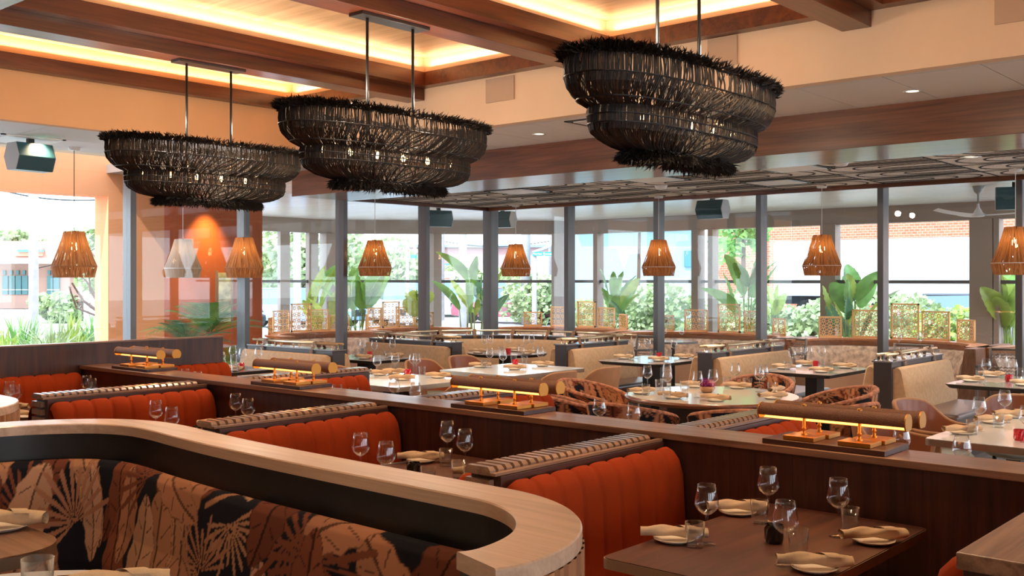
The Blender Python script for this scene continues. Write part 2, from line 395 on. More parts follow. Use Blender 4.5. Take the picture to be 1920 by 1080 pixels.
# square ceiling diffusers and downlight trims
def diffuser(x, y, z, sx, sy, lab, inner=WHITE, frame=BLACK):
    t = thing('ceiling_diffuser', lab, 'air vent', (x, y, z))
    m = MB(); f = .035
    m.box(-sx, -sy, -.008, sx, -sy + f, 0).box(-sx, sy - f, -.008, sx, sy, 0).box(-sx, -sy, -.008, -sx + f, sy, 0).box(sx - f, -sy, -.008, sx, sy, 0)
    m.build('frame', frame, t); MB().box(-sx + f * 1.6, -sy + f * 1.6, -.012, sx - f * 1.6, sy - f * 1.6, -.001).build('face_plate', inner, t)
    return t
diffuser(-5.15, 7.15, 3.0, .30, .25, 'square black-framed diffuser in the tiled soffit between the second and nearest hanging lamps', TILE)
diffuser(-10.1, 4.35, 3.0, .30, .30, 'square white diffuser in the tiled ceiling at the far left', WHITE, WHITE)
for (px, py, lab) in [(-6.2, 9.4, 'white square diffuser in the patterned ceiling left of the nearest hanging lamp fringe'), (-4.55, 9.35, 'white square diffuser in the patterned ceiling right of the nearest hanging lamp fringe'),
                      (-5.35, 10.6, 'white square diffuser in the patterned ceiling behind the fifth pendant'), (-8.3, 9.6, 'white square diffuser in the patterned ceiling near its left corner')]:
    diffuser(px, py, 2.738, .3, .3, lab, WHITE, BLACK)
def downlight(x, y, z, r, lab):
    t = thing('recessed_downlight', lab, 'downlight', (x, y, z), group='recessed ceiling downlights')
    MB().lathe([(r * .7, -.002), (r, -.006), (r, 0), (r * .7, 0)], n=28).build('trim_ring', WHITE, t, smooth=True)
    MB().lathe([(0.001, .0), (r * .7, .0)], n=20).build('lens', plain('lamp_lens', (.9, .8, .7), .4, emis=(1, .85, .65), es=1.5), t)
for (x, y, z, r, lab) in [(-5.93, 5.02, ZC - .002, .06, 'small white round downlight in the warm wooden ceiling'), (-2.70, 7.44, 2.999, .065, 'round downlight in the tiled soffit right of the nearest hanging lamp'),
                          (-6.1, 7.35, 2.999, .065, 'round downlight in the tiled soffit behind the second hanging lamp'), (-2.95, 9.55, 2.738, .09, 'flat white round fixture in the patterned ceiling at right'),
                          (-10.0, 3.95, 2.999, .07, 'round downlight in the tiled ceiling at the far left edge')]:
    downlight(x, y, z, r, lab)
# slot in the left coffer ceiling
MB().box(-8.02, 2.4, ZC - .004, -7.99, 4.6, ZC).build('slot_vent', PATL, None, label='long thin black slot vent in the left wooden ceiling bay', cat='air vent')
# smoke detectors
for (x, y, z, lab) in [(-6.55, 10.1, 2.74, 'white domed smoke detector on the patterned ceiling beside the fifth pendant'), (-3.95, 9.1, 2.74, 'small white smoke detector on the patterned ceiling right of centre')]:
    MB().lathe([(.001, -.05), (.05, -.048), (.07, -.02), (.075, 0)], n=20).build('smoke_detector', WHITE, None, smooth=True, loc=(x, y, z), label=lab, cat='smoke detector')

# ------------------------------------------------------------------ window walls
LY = [1.29, 2.78, 4.27, 5.78, 7.25, 8.77, 10.28, 11.70]; FX = [-10.68, -9.14, -7.62, -6.11, -4.58, -3.11, -1.60, -.1, 1.4, 2.9, 4.4]
wi = 1
for i in range(len(LY) - 1):
    y0, y1 = LY[i], LY[i + 1]; zt = 3.02 if y1 < 8 else 2.765
    p = struct('window_%d' % wi, MB().box(XW - .004, y0 + .035, .1, XW + .004, y1 - .035, zt), PANE); wi += 1
    struct('mullion', MB().box(XW - .085, y0 - .035, 0, XW + .085, y0 + .035, zt), ALU, p, bevel=.003)
    struct('sill', MB().box(XW - .085, y0 + .035, 0, XW + .085, y1 - .035, .1), ALU, p)
for i in range(len(FX) - 1):
    x0, x1 = FX[i], FX[i + 1]; zt = 2.765
    p = struct('window_%d' % wi, MB().box(x0 + .035, YW - .004, .1, x1 - .035, YW + .004, zt), PANE); wi += 1
    struct('mullion', MB().box(x0 - (.085 if i == 0 else .035), YW - .085, 0, x0 + (.085 if i == 0 else .035), YW + .085, zt), ALU, p, bevel=.003)
    struct('sill', MB().box(x0 + .035, YW - .085, 0, x1 - .035, YW + .085, .1), ALU, p)
# ================================================================== DARK BOOTHS ALONG THE SPINE
SP0, SP1 = 3.84, 4.04
t = thing('booth_spine_wall', 'long dark wooden partition running through the middle of the booths', 'partition', (0, 0, 0))
m = MB(); x = -7.82
while x < 2.9:
    m.box(x + .001, SP0, 0, min(x + 1.19, 2.9) - .001, SP1, .953); x += 1.19
m.build('panel', WD_Z, t)
MB().box(-7.82, 3.815, .953, 2.9, 4.065, .982).build('cap', WM_X, t, bevel=.003, label='brown oak cap board')
# tall panel closing the booths on the left
t = thing('tall_booth_panel', 'tall dark wooden screen at the left end of the booths', 'partition', (0, 0, 0))
MB().box(-7.91, 1.9, 0, -7.84, 5.115, 1.145).build('panel', WD_Z, t)
MB().box(-7.92, 1.9, 1.145, -7.83, 5.125, 1.157).build('cap', WM_Y, t, bevel=.002)

def booth_divider(x0, x1, y0, y1, lab, end=-1, slats=True, ztop=.973):
    """low partition between two banquettes with a tambour-slatted top; end=-1: free end at y0"""
    t = thing('booth_divider', lab, 'partition', (0, 0, 0))
    MB().box(x0 + .012, y0 + .02 if end < 0 else y0, 0, x1, y1 if end < 0 else y1 - .02, ztop - .03).build('panel', WD_Y, t, bevel=.003)
    if slats:
        m = MB(); p = .0455; w = .031; n = int((y1 - y0 - .01) / p)
        for i in range(n):
            ys = (y0 + i * p) if end < 0 else (y1 - i * p - w)
            xa, xb = x0, x1 - .035
            # chamfered slat
            c = .012
            v = [(xa, ys, ztop - .03), (xb, ys, ztop - .03), (xb, ys + w, ztop - .03), (xa, ys + w, ztop - .03),
                 (xa, ys, ztop - c), (xb, ys, ztop - c), (xb, ys + w, ztop - c), (xa, ys + w, ztop - c),
                 (xa + c, ys + .002, ztop), (xb - c, ys + .002, ztop), (xb - c, ys + w - .002, ztop), (xa + c, ys + w - .002, ztop)]
            m.add(v, [(0, 1, 5, 4), (1, 2, 6, 5), (2, 3, 7, 6), (3, 0, 4, 7), (4, 5, 9, 8), (5, 6, 10, 9), (6, 7, 11, 10), (7, 4, 8, 11), (8, 9, 10, 11)])
        ye = y0 if end < 0 else y1
        for k in range(20):
            z1 = ztop - .045 - k * p
            if z1 - w < .02: break
            if end < 0: m.box(x0 + .004, ye - .004, z1 - w, x1 - .035, ye + .02, z1)
            else: m.box(x0 + .004, ye - .02, z1 - w, x1 - .035, ye + .004, z1)
        m.build('slatted_cap', WSL, t, label='row of chamfered oak slats over the top and end')
        MB().box(x1 - .030, y0 - .004 if end < 0 else y0, ztop - .028, x1 - .006, y1 if end < 0 else y1 + .004, ztop - .018).build('edge_strip', WM_Y, t)
    else:
        MB().box(x0 - .01, y0 - .02, 0, x1 + .01, y0 + .04, .93).build('end_board', WD_Z, t, bevel=.003)
        MB().box(x0 - .02, y0 - .04, .93, x1 + .3, y1, ztop).build('cap', WM_Y, t, bevel=.004)
    return t

def banquette(L, lab, n=9, right=True, zt=.93, group=None):
    """channel-tufted bench; local origin at wall face, runs along +Y for L, faces +X"""
    t = thing('orange_banquette', lab, 'bench', group=group)
    dz0 = .42
    def back(u, v):
        y = u * L; k = (u * n) % 1.0; b = (math.sin(PI * min(max(k, 0), 1))) ** .35 if 0 < u < 1 else 0
        # end rounding
        e = min(u * L, (1 - u) * L) / .05; er = math.sqrt(max(0, 1 - (1 - min(1, e)) ** 2))
        th = .082 + .028 * b * er
        # profile: front face up, over rounded top, back down
        hgt = zt - .03 * (1 - er) - .012 * (1 - b)
        P = [(.105 + .02, dz0), (.06 + th * .55, dz0 + .15), (.045 + th * .55, hgt - .10), (.03 + th * .55, hgt - .045), (.015 + th * .42, hgt - .012), (.02 + th * .1, hgt), (.01, hgt - .015), (0.0, hgt - .06), (0, dz0)]
        f = v * (len(P) - 1); i = min(int(f), len(P) - 2); q = f - i
        return (P[i][0] * (1 - q) + P[i + 1][0] * q, y, P[i][1] * (1 - q) + P[i + 1][1] * q)
    m = MB().grid(back, n * 12, 16); m.build('backrest', ORANGE, t, smooth=True)
    MB().box(.01, 0, .30, .50, L, .44).build('seat', ORANGE, t, bevel=.03, seg=3)
    MB().box(.02, .005, 0, .44, L - .005, .30).build('base', WD_Y, t)
    return t
DIVX = [-2.62 - 1.785 * k for k in range(3)]           # left faces of the slatted dividers
names = ['nearest', 'middle', 'farthest']
proto_b = banquette(1.07, '')
BG = 'orange channel-tufted booth benches'
for k, x0 in enumerate(DIVX):
    booth_divider(x0, x0 + .16, 2.73, 3.815, 'dark booth partition with slatted oak top in front of the long partition, %s of three' % names[k])
    place(proto_b, (x0 + .165, 2.75, 0), 0, 'orange channel-tufted bench on the right face of the %s slatted partition' % names[k], BG)
    o = place(proto_b, (x0 - .005, 3.815, 0), PI, 'orange channel-tufted bench on the left face of the %s slatted partition' % names[k], BG)
place(proto_b, (-7.835, 2.75, 0), 0, 'orange channel-tufted bench against the tall dark screen, left of the long partition', BG)
booth_divider(-.835, -.675, 2.69, 3.815, 'dark booth partition with plain broad oak cap at the bottom right corner', slats=False)
place(proto_b, (-.85, 3.815, 0), PI, 'orange bench just showing at the bottom right corner beside the plain capped partition', BG)
for k, x0 in enumerate(DIVX):
    booth_divider(x0 + .02, x0 + .18, 4.065, 5.23, 'dark booth partition with slatted oak top behind the long partition, %s of three' % names[k], end=1)
    place(proto_b, (x0 + .185, 4.075, 0), 0, 'orange bench behind the long partition, against the %s rear slatted divider' % names[k], BG)
    place(proto_b, (x0 + .015, 5.15, 0), PI, 'orange bench behind the long partition, on the hidden side of the %s rear divider' % names[k], BG)
place(proto_b, (-7.835, 4.075, 0), 0, 'orange bench behind the long partition, against the tall dark screen', BG)

# ------------------------------------------------------------------ curved leafy banquette on the platform (foreground)
CZ = 1.20; S_ = .6716
def curved_booth(path, lab, rounded_start=False, flutes=True, fabric=True):
    """path: plan points of the OUTER edge of the cap, from right end round to the left"""
    t = thing('curved_banquette', lab, 'bench')
    for _ in range(3):
        path = [path[0]] + [q for i in range(len(path) - 1) for q in ((path[i][0] * .75 + path[i + 1][0] * .25, path[i][1] * .75 + path[i + 1][1] * .25), (path[i][0] * .25 + path[i + 1][0] * .75, path[i][1] * .25 + path[i + 1][1] * .75))] + [path[-1]]
    pts = [Vector((p[0], p[1], 0)) for p in path]
    # resample
    seg = [0]
    for i in range(len(pts) - 1): seg.append(seg[-1] + (pts[i + 1] - pts[i]).length)
    T = seg[-1]
    def at(d):
        d = min(max(d, 0), T)
        for i in range(len(seg) - 1):
            if d <= seg[i + 1] + 1e-9: break
        q = (d - seg[i]) / max(1e-9, seg[i + 1] - seg[i]); return pts[i].lerp(pts[i + 1], q)
    def nrm(d):
        a = at(d - .06); b = at(d + .06); tt = (b - a).normalized(); return Vector((-tt.y, tt.x, 0))   # towards the inside
    N = int(T / .02)
    def ring(prof, name, mat, lab2=None, capends=True, uvp=None, NN=None, smooth='auto'):
        NN = NN or N; m = MB(); n = len(prof)
        for i in range(NN + 1):
            d = T * i / NN; p = at(d); q = nrm(d)
            for (o, z) in prof: m.v.append((p.x + q.x * o, p.y + q.y * o, z))
        for i in range(NN):
            for j in range(n if capends else n - 1):
                a = i * n + j; b = i * n + (j + 1) % n; m.f.append((a, b, b + n, a + n)); m.m.append(0)
        if capends: m.f.append(tuple(range(n - 1, -1, -1))); m.m.append(0); m.f.append(tuple(NN * n + k for k in range(n))); m.m.append(0)
        return m.build(name, mat, t, smooth=smooth, label=lab2)
    W = .122
    ring([(0, CZ - .030), (0, CZ - .003), (.003, CZ), (W - .003, CZ), (W, CZ - .003), (W, CZ - .030)], 'cap', WL, 'pale oak cap board')
    ring([(.012, .22), (.012, CZ - .03), (W - .012, CZ - .03), (W - .012, .22)], 'inner_wall', BLACKW, 'near-black inner wall band')
    if flutes:
        m = MB(); d = 0.02
        while d < T - .02:
            p = at(d); q = nrm(d); w = .0125
            tt = Vector((q.y, -q.x, 0)); z0, z1 = .22, CZ - .03
            c = p + q * .008
            pr = [(-w, .006), (-w, -.002), (-w * .6, -.010), (w * .6, -.010), (w, -.002), (w, .006)]
            vs = [(c.x + tt.x * a + q.x * (b - .002), c.y + tt.y * a + q.y * (b - .002), z) for z in (z0, z1) for a, b in pr]
            m.add(vs, [(i, (i + 1) % 6, 6 + (i + 1) % 6, 6 + i) for i in range(6)]); d += .034
        m.build('fluted_cladding', WLZ, t, label='vertical light oak fluting on the outer face')
    if fabric:
        z0, z1 = .62, 1.095
        P = [(W + .0, z1 - .02), (W + .02, z1), (W + .035, z1 - .004), (W + .047, z1 - .02), (W + .055, z1 - .06), (W + .075, z1 - .2), (W + .10, .80), (W + .12, z0)]
        ln = [0]
        for i in range(len(P) - 1): ln.append(ln[-1] + math.hypot(P[i + 1][0] - P[i][0], P[i + 1][1] - P[i][1]))
        NU, NV = int(T / .0048), 110
        m = MB(); uv = []
        for i in range(NU + 1):
            d = T * i / NU; p = at(d); q = nrm(d)
            for j in range(NV + 1):
                s = ln[-1] * j / NV
                k = max(x for x in range(len(ln) - 1) if ln[x] <= s + 1e-9); f = (s - ln[k]) / (ln[k + 1] - ln[k])
                o = P[k][0] * (1 - f) + P[k + 1][0] * f; z = P[k][1] * (1 - f) + P[k + 1][1] * f
                m.v.append((p.x + q.x * o, p.y + q.y * o, z)); uv.append((d, ln[-1] - s))
        for i in range(NU):
            for j in range(NV): a = i * (NV + 1) + j; m.f.append((a, a + 1, a + NV + 2, a + NV + 1)); m.m.append(0)
        o = m.build('backrest', leaf_mat(), t, smooth=True, label='velvet backrest printed with tan and rust tropical leaves')
        paint_print(o, uv, LeafPrint(T, .5, int(T * 27), 4, 1.0))
        ring([(W + .09, .22), (W + .09, .64), (W + .12, .67), (W + .36, .67), (W + .40, .64), (W + .40, .22)], 'seat', plain('rust_seat', (.13, .035, .016), .6), 'rust seat cushion', NN=80)
    return t
s = S_
outer = [(-1.60 * s, 1.77 * s)]
for a in range(-4, 91, 6): outer.append(((-2.20 + .625 * math.cos(R(a))) * s, (1.865 + .615 * math.sin(R(a))) * s))
outer += [(-3.0 * s, 2.487 * s), (-3.5 * s, 2.50 * s), (-3.95 * s, 2.535 * s), (-4.25 * s, 2.575 * s), (-4.5 * s, 2.565 * s), (-4.72 * s, 2.47 * s), (-4.88 * s, 2.30 * s), (-4.99 * s, 2.1 * s), (-5.04 * s, 1.85 * s), (-5.05 * s, 1.5 * s), (-5.05 * s, 1.1 * s)]
curved_booth(outer, 'curved banquette with leaf-print velvet back and pale oak cap in the foreground')
out2 = [(-5.50 * s, 1.77 * s)]
for a in range(-4, 91, 8): out2.append(((-6.08 + .64 * math.cos(R(a))) * s, (1.93 + .62 * math.sin(R(a))) * s))
out2 += [(-6.6 * s, 2.55 * s), (-7.2 * s, 2.55 * s), (-7.9 * s, 2.55 * s)]
curved_booth(out2, 'curved banquette with pale fluted side cut by the left edge', fabric=False)

# ------------------------------------------------------------------ twin tube lamps on the spine
CANE = plain('woven_cane', (.17, .058, .02), .55, noise=.45, nscale=260, bump=1.0, bscale=300)
AMB = plain('brushed_amber_brass', (.50, .22, .045), .42, metal=.9)
GLOWB = plain('lamp_reflector', (.9, .55, .2), .4, metal=.2, emis=(1.0, .50, .13), es=1.1)
def tube_lamp():
    t = thing('tube_lamp', '', 'lamp')
    L = .60; r = .034; zc = .102
    m = MB(); nn = 22; pr = []
    # open-bottom shell
    a0, a1 = R(-68), R(203); v = []; f = []
    for i in range(2):
        for k in range(nn + 1):
            a = a0 + (a1 - a0) * k / nn
            for rr_ in (r, r - .003): v.append((-L / 2 + L * i, rr_ * math.cos(a), zc + rr_ * math.sin(a)))
    W_ = 2 * (nn + 1)
    for k in range(nn):
        f.append((2 * k, 2 * k + 2, W_ + 2 * k + 2, W_ + 2 * k)); 
    m.add(v, f)
    sh = m.build('shade', CANE, t, smooth=True, label='woven cane half-tube shade')
    m = MB()
    m.add(v, [(2 * k + 1, W_ + 2 * k + 1, W_ + 2 * k + 3, 2 * k + 3) for k in range(nn)]); m.build('reflector', GLOWB, sh, smooth=True)
    for sx in (-1, 1):
        m = MB(); x = sx * L / 2; vs = []
        for q in (0, .006 * sx):
            vs += [(x + q, (r + .002) * math.cos(R(-50) + R(280) * k / 20), zc + (r + .002) * math.sin(R(-50) + R(280) * k / 20)) for k in range(21)]
        m.add(vs, [tuple(range(21)), tuple(range(41, 20, -1))] + [(k, k + 1, 22 + k, 21 + k) for k in range(20)] + [(20, 0, 21, 41)]); m.build('end_cap', AMB, sh)
    MB().tube([(-L / 2 + .03, 0, zc + .006), (L / 2 - .03, 0, zc + .006)], .009, 10).build('bulb_tube', plain('tube_glow', (1, .7, .35), .5, emis=(1, .62, .25), es=1.6), t)
    for sx in (-1, 1):
        x = sx * .115
        MB().box(x - .066, -.056, 0, x + .066, .056, .018).build('base', AMB, t, bevel=.002)
        MB().lathe([(.012, .018), (.012, .024), (.007, .027), (.0065, .04), (.009, .042), (.009, .047), (.0065, .049), (.0065, .085)], (x, 0, 0), 12).build('post', AMB, t, smooth=True)
        po = COL.objects[-1]
        MB().lathe([(.001, .144), (.008, .143), (.010, .140), (.010, .132)], (x, 0, 0), 10).build('finial', AMB, po, smooth=True)
    return t
tl = tube_lamp(); TLG = 'paired cane tube lamps on the booth partition'
lamp_word = ['nearest', 'second', 'third', 'farthest']
for k in range(4):
    cx = -1.735 - 1.785 * k
    MB().box(cx - .265, 3.835, .982, cx + .24, 4.085, 1.003).build('lamp_plinth', WD_X, None, bevel=.002, label='dark wooden base board under the %s pair of tube lamps' % lamp_word[k], cat='base board', group='lamp base boards')
    place(tl, (cx - .005, 3.915, 1.003), 0, 'front cane tube lamp of the %s pair on the long partition' % lamp_word[k], TLG)
    place(tl, (cx + .005, 4.035, 1.003), PI, 'rear cane tube lamp of the %s pair on the long partition' % lamp_word[k], TLG)
    for sx in (-.2, 0, .2):
        pt = point('tube_lamp_light', (cx + sx, 3.915, 1.075), .05, (1, .6, .28), .02); pt2 = point('tube_lamp_light', (cx + sx, 4.035, 1.075), .05, (1, .6, .28), .02)
# ================================================================== TABLEWARE (built once, copied with its parts)
def make_wine():
    t = thing('wine_glass', '', 'wine glass')
    MB().lathe([(.005, .098), (.018, .104), (.034, .118), (.0415, .134), (.0400, .150), (.034, .178), (.0295, .2035), (.0288, .2035), (.0330, .178), (.0390, .150), (.0403, .134), (.033, .1195), (.018, .106), (.001, .101)], n=22).build('bowl', GLASS, t, smooth=True)
    MB().lathe([(.0036, .006), (.003, .03), (.003, .08), (.006, .099)], n=8).build('stem', GLASS, t, smooth=True)
    MB().lathe([(.001, .007), (.010, .005), (.033, .0015), (.033, .0), (.001, .0)], n=22).build('foot', GLASS, t, smooth=True)
    return t
def make_tumbler():
    o = MB().lathe([(.001, 0), (.028, 0), (.029, .003), (.0335, .085), (.0325, .085), (.028, .008), (.001, .006)], n=22).build('tumbler', GLASS2, None, smooth=True, cat='tumbler')
    return o
def make_tall():
    o = MB().lathe([(.001, 0), (.026, 0), (.027, .003), (.033, .135), (.032, .135), (.0255, .01), (.001, .008)], n=22).build('highball_glass', GLASS2, None, smooth=True, cat='tall glass')
    return o
def make_napkin():
    """rolled napkin lying on a side plate with a knife tucked in"""
    t = thing('rolled_napkin', '', 'napkin')
    m = MB()
    def roll(u, v):
        x = -.115 + .23 * u; a = v * 2 * PI
        r = .019 + .0035 * math.sin(u * 9 + 1.2) * math.cos(a * 2 + u * 4) + .002 * math.sin(a * 3 + u * 11)
        r *= 1 - .12 * math.exp(-((u - .5) / .12) ** 2)
        return (x, r * 1.15 * math.cos(a), .020 + r * .9 * math.sin(a) + .003 * math.sin(u * 5))
    m.grid(roll, 22, 20)
    cr = m.build('cloth_roll', LINEN, t, smooth=True)
    for sx in (-1, 1):
        m = MB()                                              # spiral folds seen at the open ends
        pts = []
        for k in range(26):
            a = k * .55; r = .002 + .0165 * k / 25; pts.append((sx * (.112), r * 1.15 * math.cos(a), .020 + r * .9 * math.sin(a)))
        for i in range(len(pts) - 1):
            p, q = pts[i], pts[i + 1]; m.add([p, q, (q[0] - sx * .03, q[1], q[2]), (p[0] - sx * .03, p[1], p[2])], [(0, 1, 2, 3)])
        m.build('fold', LINEN, cr, smooth=True)
    m = MB()
    m.grid(lambda u, v: (-.02 + .045 * u + .06 * v, (.0235 + .002 * math.sin(u * 3)) * math.cos(-.4 + 2.9 * v), .020 + .0205 * math.sin(-.4 + 2.9 * v) + .0015), 5, 12)
    m.build('wrap_fold', LINEN, cr, smooth=True)
    return t
def make_plate():
    return MB().lathe([(.001, .004), (.045, .004), (.052, .006), (.070, .013), (.072, .013), (.071, .0105), (.052, .001), (.045, 0), (.001, 0)], n=30).build('side_plate', CERAM, None, smooth=True, cat='side plate')
def make_knife():
    t = thing('table_knife', '', 'knife')
    MB().box(-.105, -.006, .0, .0, .006, .004).build('handle', STEEL, t, bevel=.0015)
    MB().box(0, -.007, .001, .095, .007, .0025).build('blade', STEEL, t, bevel=.001)
    return t
def make_votive(mat, nm='votive_holder'):
    t = thing(nm, '', 'candle holder')
    m = MB(); n = 18; prof = [(.026, 0), (.030, .012), (.031, .05), (.029, .062)]
    v = []
    for i, (r, z) in enumerate(prof):
        for k in range(n):
            rr_ = r * (1.0 + (.09 if (k + i) % 2 else -.02)); a = 2 * PI * k / n; v.append((rr_ * math.cos(a), rr_ * math.sin(a), z))
    m.add(v, [(i * n + k, i * n + (k + 1) % n, (i + 1) * n + (k + 1) % n, (i + 1) * n + k) for i in range(3) for k in range(n)] + [tuple(range(n - 1, -1, -1))])
    m.build('cup', mat, t)
    MB().lathe([(.001, .03), (.026, .03)], n=14).build('candle', plain('wax', (.75, .6, .45), .5), t)
    return t
def make_carafe():
    t = thing('water_carafe', '', 'carafe')
    MB().lathe([(.001, 0), (.050, 0), (.052, .01), (.047, .05), (.030, .115), (.025, .14), (.030, .175), (.029, .175), (.024, .14), (.028, .115), (.045, .05), (.049, .012), (.001, .008)], n=22).build('body', GLASS2, t, smooth=True)
    MB().lathe([(.001, .172), (.022, .172), (.024, .19), (.018, .20), (.001, .202)], n=14).build('stopper', CERAM, t, smooth=True)
    return t
WG, TB, TG, NK, PL, KN, VR, VB, CF = make_wine(), make_tumbler(), make_tall(), make_napkin(), make_plate(), make_knife(), make_votive(REDG), make_votive(BLACKG, 'dark_votive_holder'), make_carafe()
GN = {'w': 'stemmed wine glasses', 't': 'clear water tumblers', 'h': 'clear tall glasses', 'n': 'rolled linen napkins', 'p': 'round cream side plates', 'k': 'steel table knives', 'v': 'red cut-glass candle holders', 'b': 'dark cut-glass candle holders', 'c': 'glass carafes'}
WORD = {'w': 'clear stemmed wine glass', 't': 'clear water tumbler', 'h': 'clear tall glass', 'n': 'rolled linen napkin', 'p': 'round cream side plate', 'k': 'steel table knife', 'v': 'small red cut-glass candle holder', 'b': 'small dark cut-glass candle holder', 'c': 'clear glass water carafe'}
PRO = {'w': WG, 't': TB, 'h': TG, 'n': NK, 'p': PL, 'k': KN, 'v': VR, 'b': VB, 'c': CF}
def put(kind, x, y, where, z=.75, rz=0, dz=0, tilt=0):
    """one piece of tableware standing on a top of height z"""
    o = place(PRO[kind], (x, y, z + dz + .0005), rz, '%s, %s' % (WORD[kind], where), GN[kind]); return o
def setting(x, y, rz, where, z=.75, knife=False):
    put('p', x, y, where, z, rz); put('n', x, y, where, z, rz, dz=.0125)
    if knife: put('k', x - .05, y - .09, where, z, rz + .5)

# ------------------------------------------------------------------ tables
def rounded(x0, y0, x1, y1, r=.03, n=5):
    P = []
    for (cx, cy, a0) in ((x1 - r, y0 + r, -90), (x1 - r, y1 - r, 0), (x0 + r, y1 - r, 90), (x0 + r, y0 + r, 180)):
        for k in range(n + 1): a = R(a0 + 90 * k / n); P.append((cx + r * math.cos(a), cy + r * math.sin(a)))
    return P
def rect_table(x0, y0, x1, y1, lab, top, edge, base=BLACK, name='dining_table', z=.75, r=.03, leg='ped', group=None, th=.035):
    t = thing(name, lab, 'table', group=group)
    P = rounded(x0, y0, x1, y1, r)
    MB().prism(rounded(x0 + .003, y0 + .003, x1 - .003, y1 - .003, r), z - .004, z).build('tabletop', top, t)
    MB().prism(P, z - th, z - .003).build('edge_band', edge, t, smooth='auto')
    cx, cy = (x0 + x1) / 2, (y0 + y1) / 2
    MB().lathe([(.035, .03), (.035, z - th)], (cx, cy, 0), 16).build('pedestal', base, t, smooth=True)
    MB().prism(rounded(cx - .22, cy - .28, cx + .22, cy + .28, .04), 0, .03).build('foot_plate', base, t)
    return t
BOOTHC = [-1.655 - 1.785 * k for k in range(4)]
ordn = ['nearest', 'second', 'third', 'farthest']
for k, cx in enumerate(BOOTHC):
    rect_table(cx - .33, 2.70, cx + .335, 3.80, 'dark walnut booth table with brass edge, %s in the front row of booths' % ordn[k], WT_Y, TEDGE, group='booth tables')
for k, cx in enumerate(BOOTHC):
    rect_table(cx - .33, 4.10, cx + .335, 5.22, 'dark walnut table behind the long partition, facing the %s front booth' % ordn[k], WT_Y, TEDGE, group='booth tables')

T1N = 'on the nearest front booth table'
for (kd, x, y, w) in [('w', -1.808, 3.071, 'left front'), ('w', -1.80, 3.50, 'left back'), ('w', -1.487, 3.005, 'right front'), ('w', -1.514, 3.464, 'right back'),
                  ('b', -1.645, 3.24, 'centre')]:
    put(kd, x, y, '%s %s' % (w, T1N))
from_px = lambda px, py, z: None
def px2w(px, py, z):
    d = (1.65 - z) * 1930 / (py - 524); s = (px - 960) * d / 1930; a = YAW
    return (-math.sin(a) * d + math.cos(a) * s, math.cos(a) * d + math.sin(a) * s)
for (px, py, w) in [(1303, 1026, 'left front'), (1424, 981, 'left back'), (1497, 1040, 'right front'), (1594, 996, 'right back')]:
    x, y = px2w(px, py, .75); put('t', x, y, '%s %s' % (w, T1N))
for (px, py, w, rz) in [(1264, 1012, 'left front', .62), (1383, 961, 'left back', .72), (1527, 1066, 'right front', .60), (1638, 1015, 'right back', .82)]:
    x, y = px2w(px, py, .755); setting(x, y, rz, '%s %s' % (w, T1N))
# second, third and farthest front booths
for k, (name) in ((1, 'second'), (2, 'third'), (3, 'farthest')):
    dx = -1.785 * k; tn = 'on the %s front booth table' % name
    P = {1: [(-3.594, 3.062), (-3.574, 3.60), (-3.322, 2.973), (-3.318, 3.458)], 2: [(-5.447, 3.108), (-5.41, 3.618), (-5.107, 3.009), (-5.138, 3.52)], 3: [(-7.245, 3.59), (-7.226, 3.035), (-6.986, 3.497), (-6.979, 2.966)]}[k]
    P = sorted(P)
    for (x, y), w in zip(P, ['left front', 'left back', 'right front', 'right back']):
        pass
    for (x, y) in P:
        w = ('left' if x < -1.64 + dx else 'right') + (' front' if y < 3.25 else ' back')
        put('w', x, y, '%s %s' % (w, tn))
    for (x, y, w, rz) in [(-1.97, 3.06, 'left front', .7), (-1.93, 3.52, 'left back', .8), (-1.36, 2.95, 'right front', .7), (-1.35, 3.42, 'right back', .8)]:
        if k == 1: x = {'left back': -1.90, 'right front': -1.42}.get(w, x) 
        setting(max(min(x + dx, BOOTHC[k] + .24), BOOTHC[k] - .24), y, rz, '%s %s' % (w, tn), knife=(k == 1 and w == 'left back'))
    for (x, y, w) in [(-1.90, 2.95, 'left front'), (-1.72, 3.52, 'left back'), (-1.44, 3.13, 'right front'), (-1.45, 3.33, 'right back')]:
        put('t', x + dx, y, '%s %s' % (w, tn))
    put('b', -1.66 + dx, 3.25, 'centre %s' % tn)
# rear booths: rims showing over the partition
for k, name in ((0, 'nearest'), (1, 'second'), (2, 'third'), (3, 'farthest')):
    dx = -1.785 * k; tn = 'behind the long partition, on the %s rear booth table' % name
    P = {0: [(-1.823, 4.882), (-1.52, 4.792)], 1: [(-3.588, 4.876), (-3.304, 4.814)], 2: [(-5.371, 4.373), (-5.107, 4.293), (-5.416, 4.923), (-5.057, 4.789)], 3: [(-7.188, 4.35), (-6.93, 4.30)]}[k]
    for (x, y) in P:
        w = ('left' if x < -1.65 + dx else 'right') + (' front' if y < 4.6 else ' back'); put('w', x, y, '%s %s' % (w, tn))
    for (x, y, w) in [(-1.75, 4.70, 'left'), (-1.43, 4.60, 'right')]: put('t', x + dx, y, '%s %s' % (w, tn))

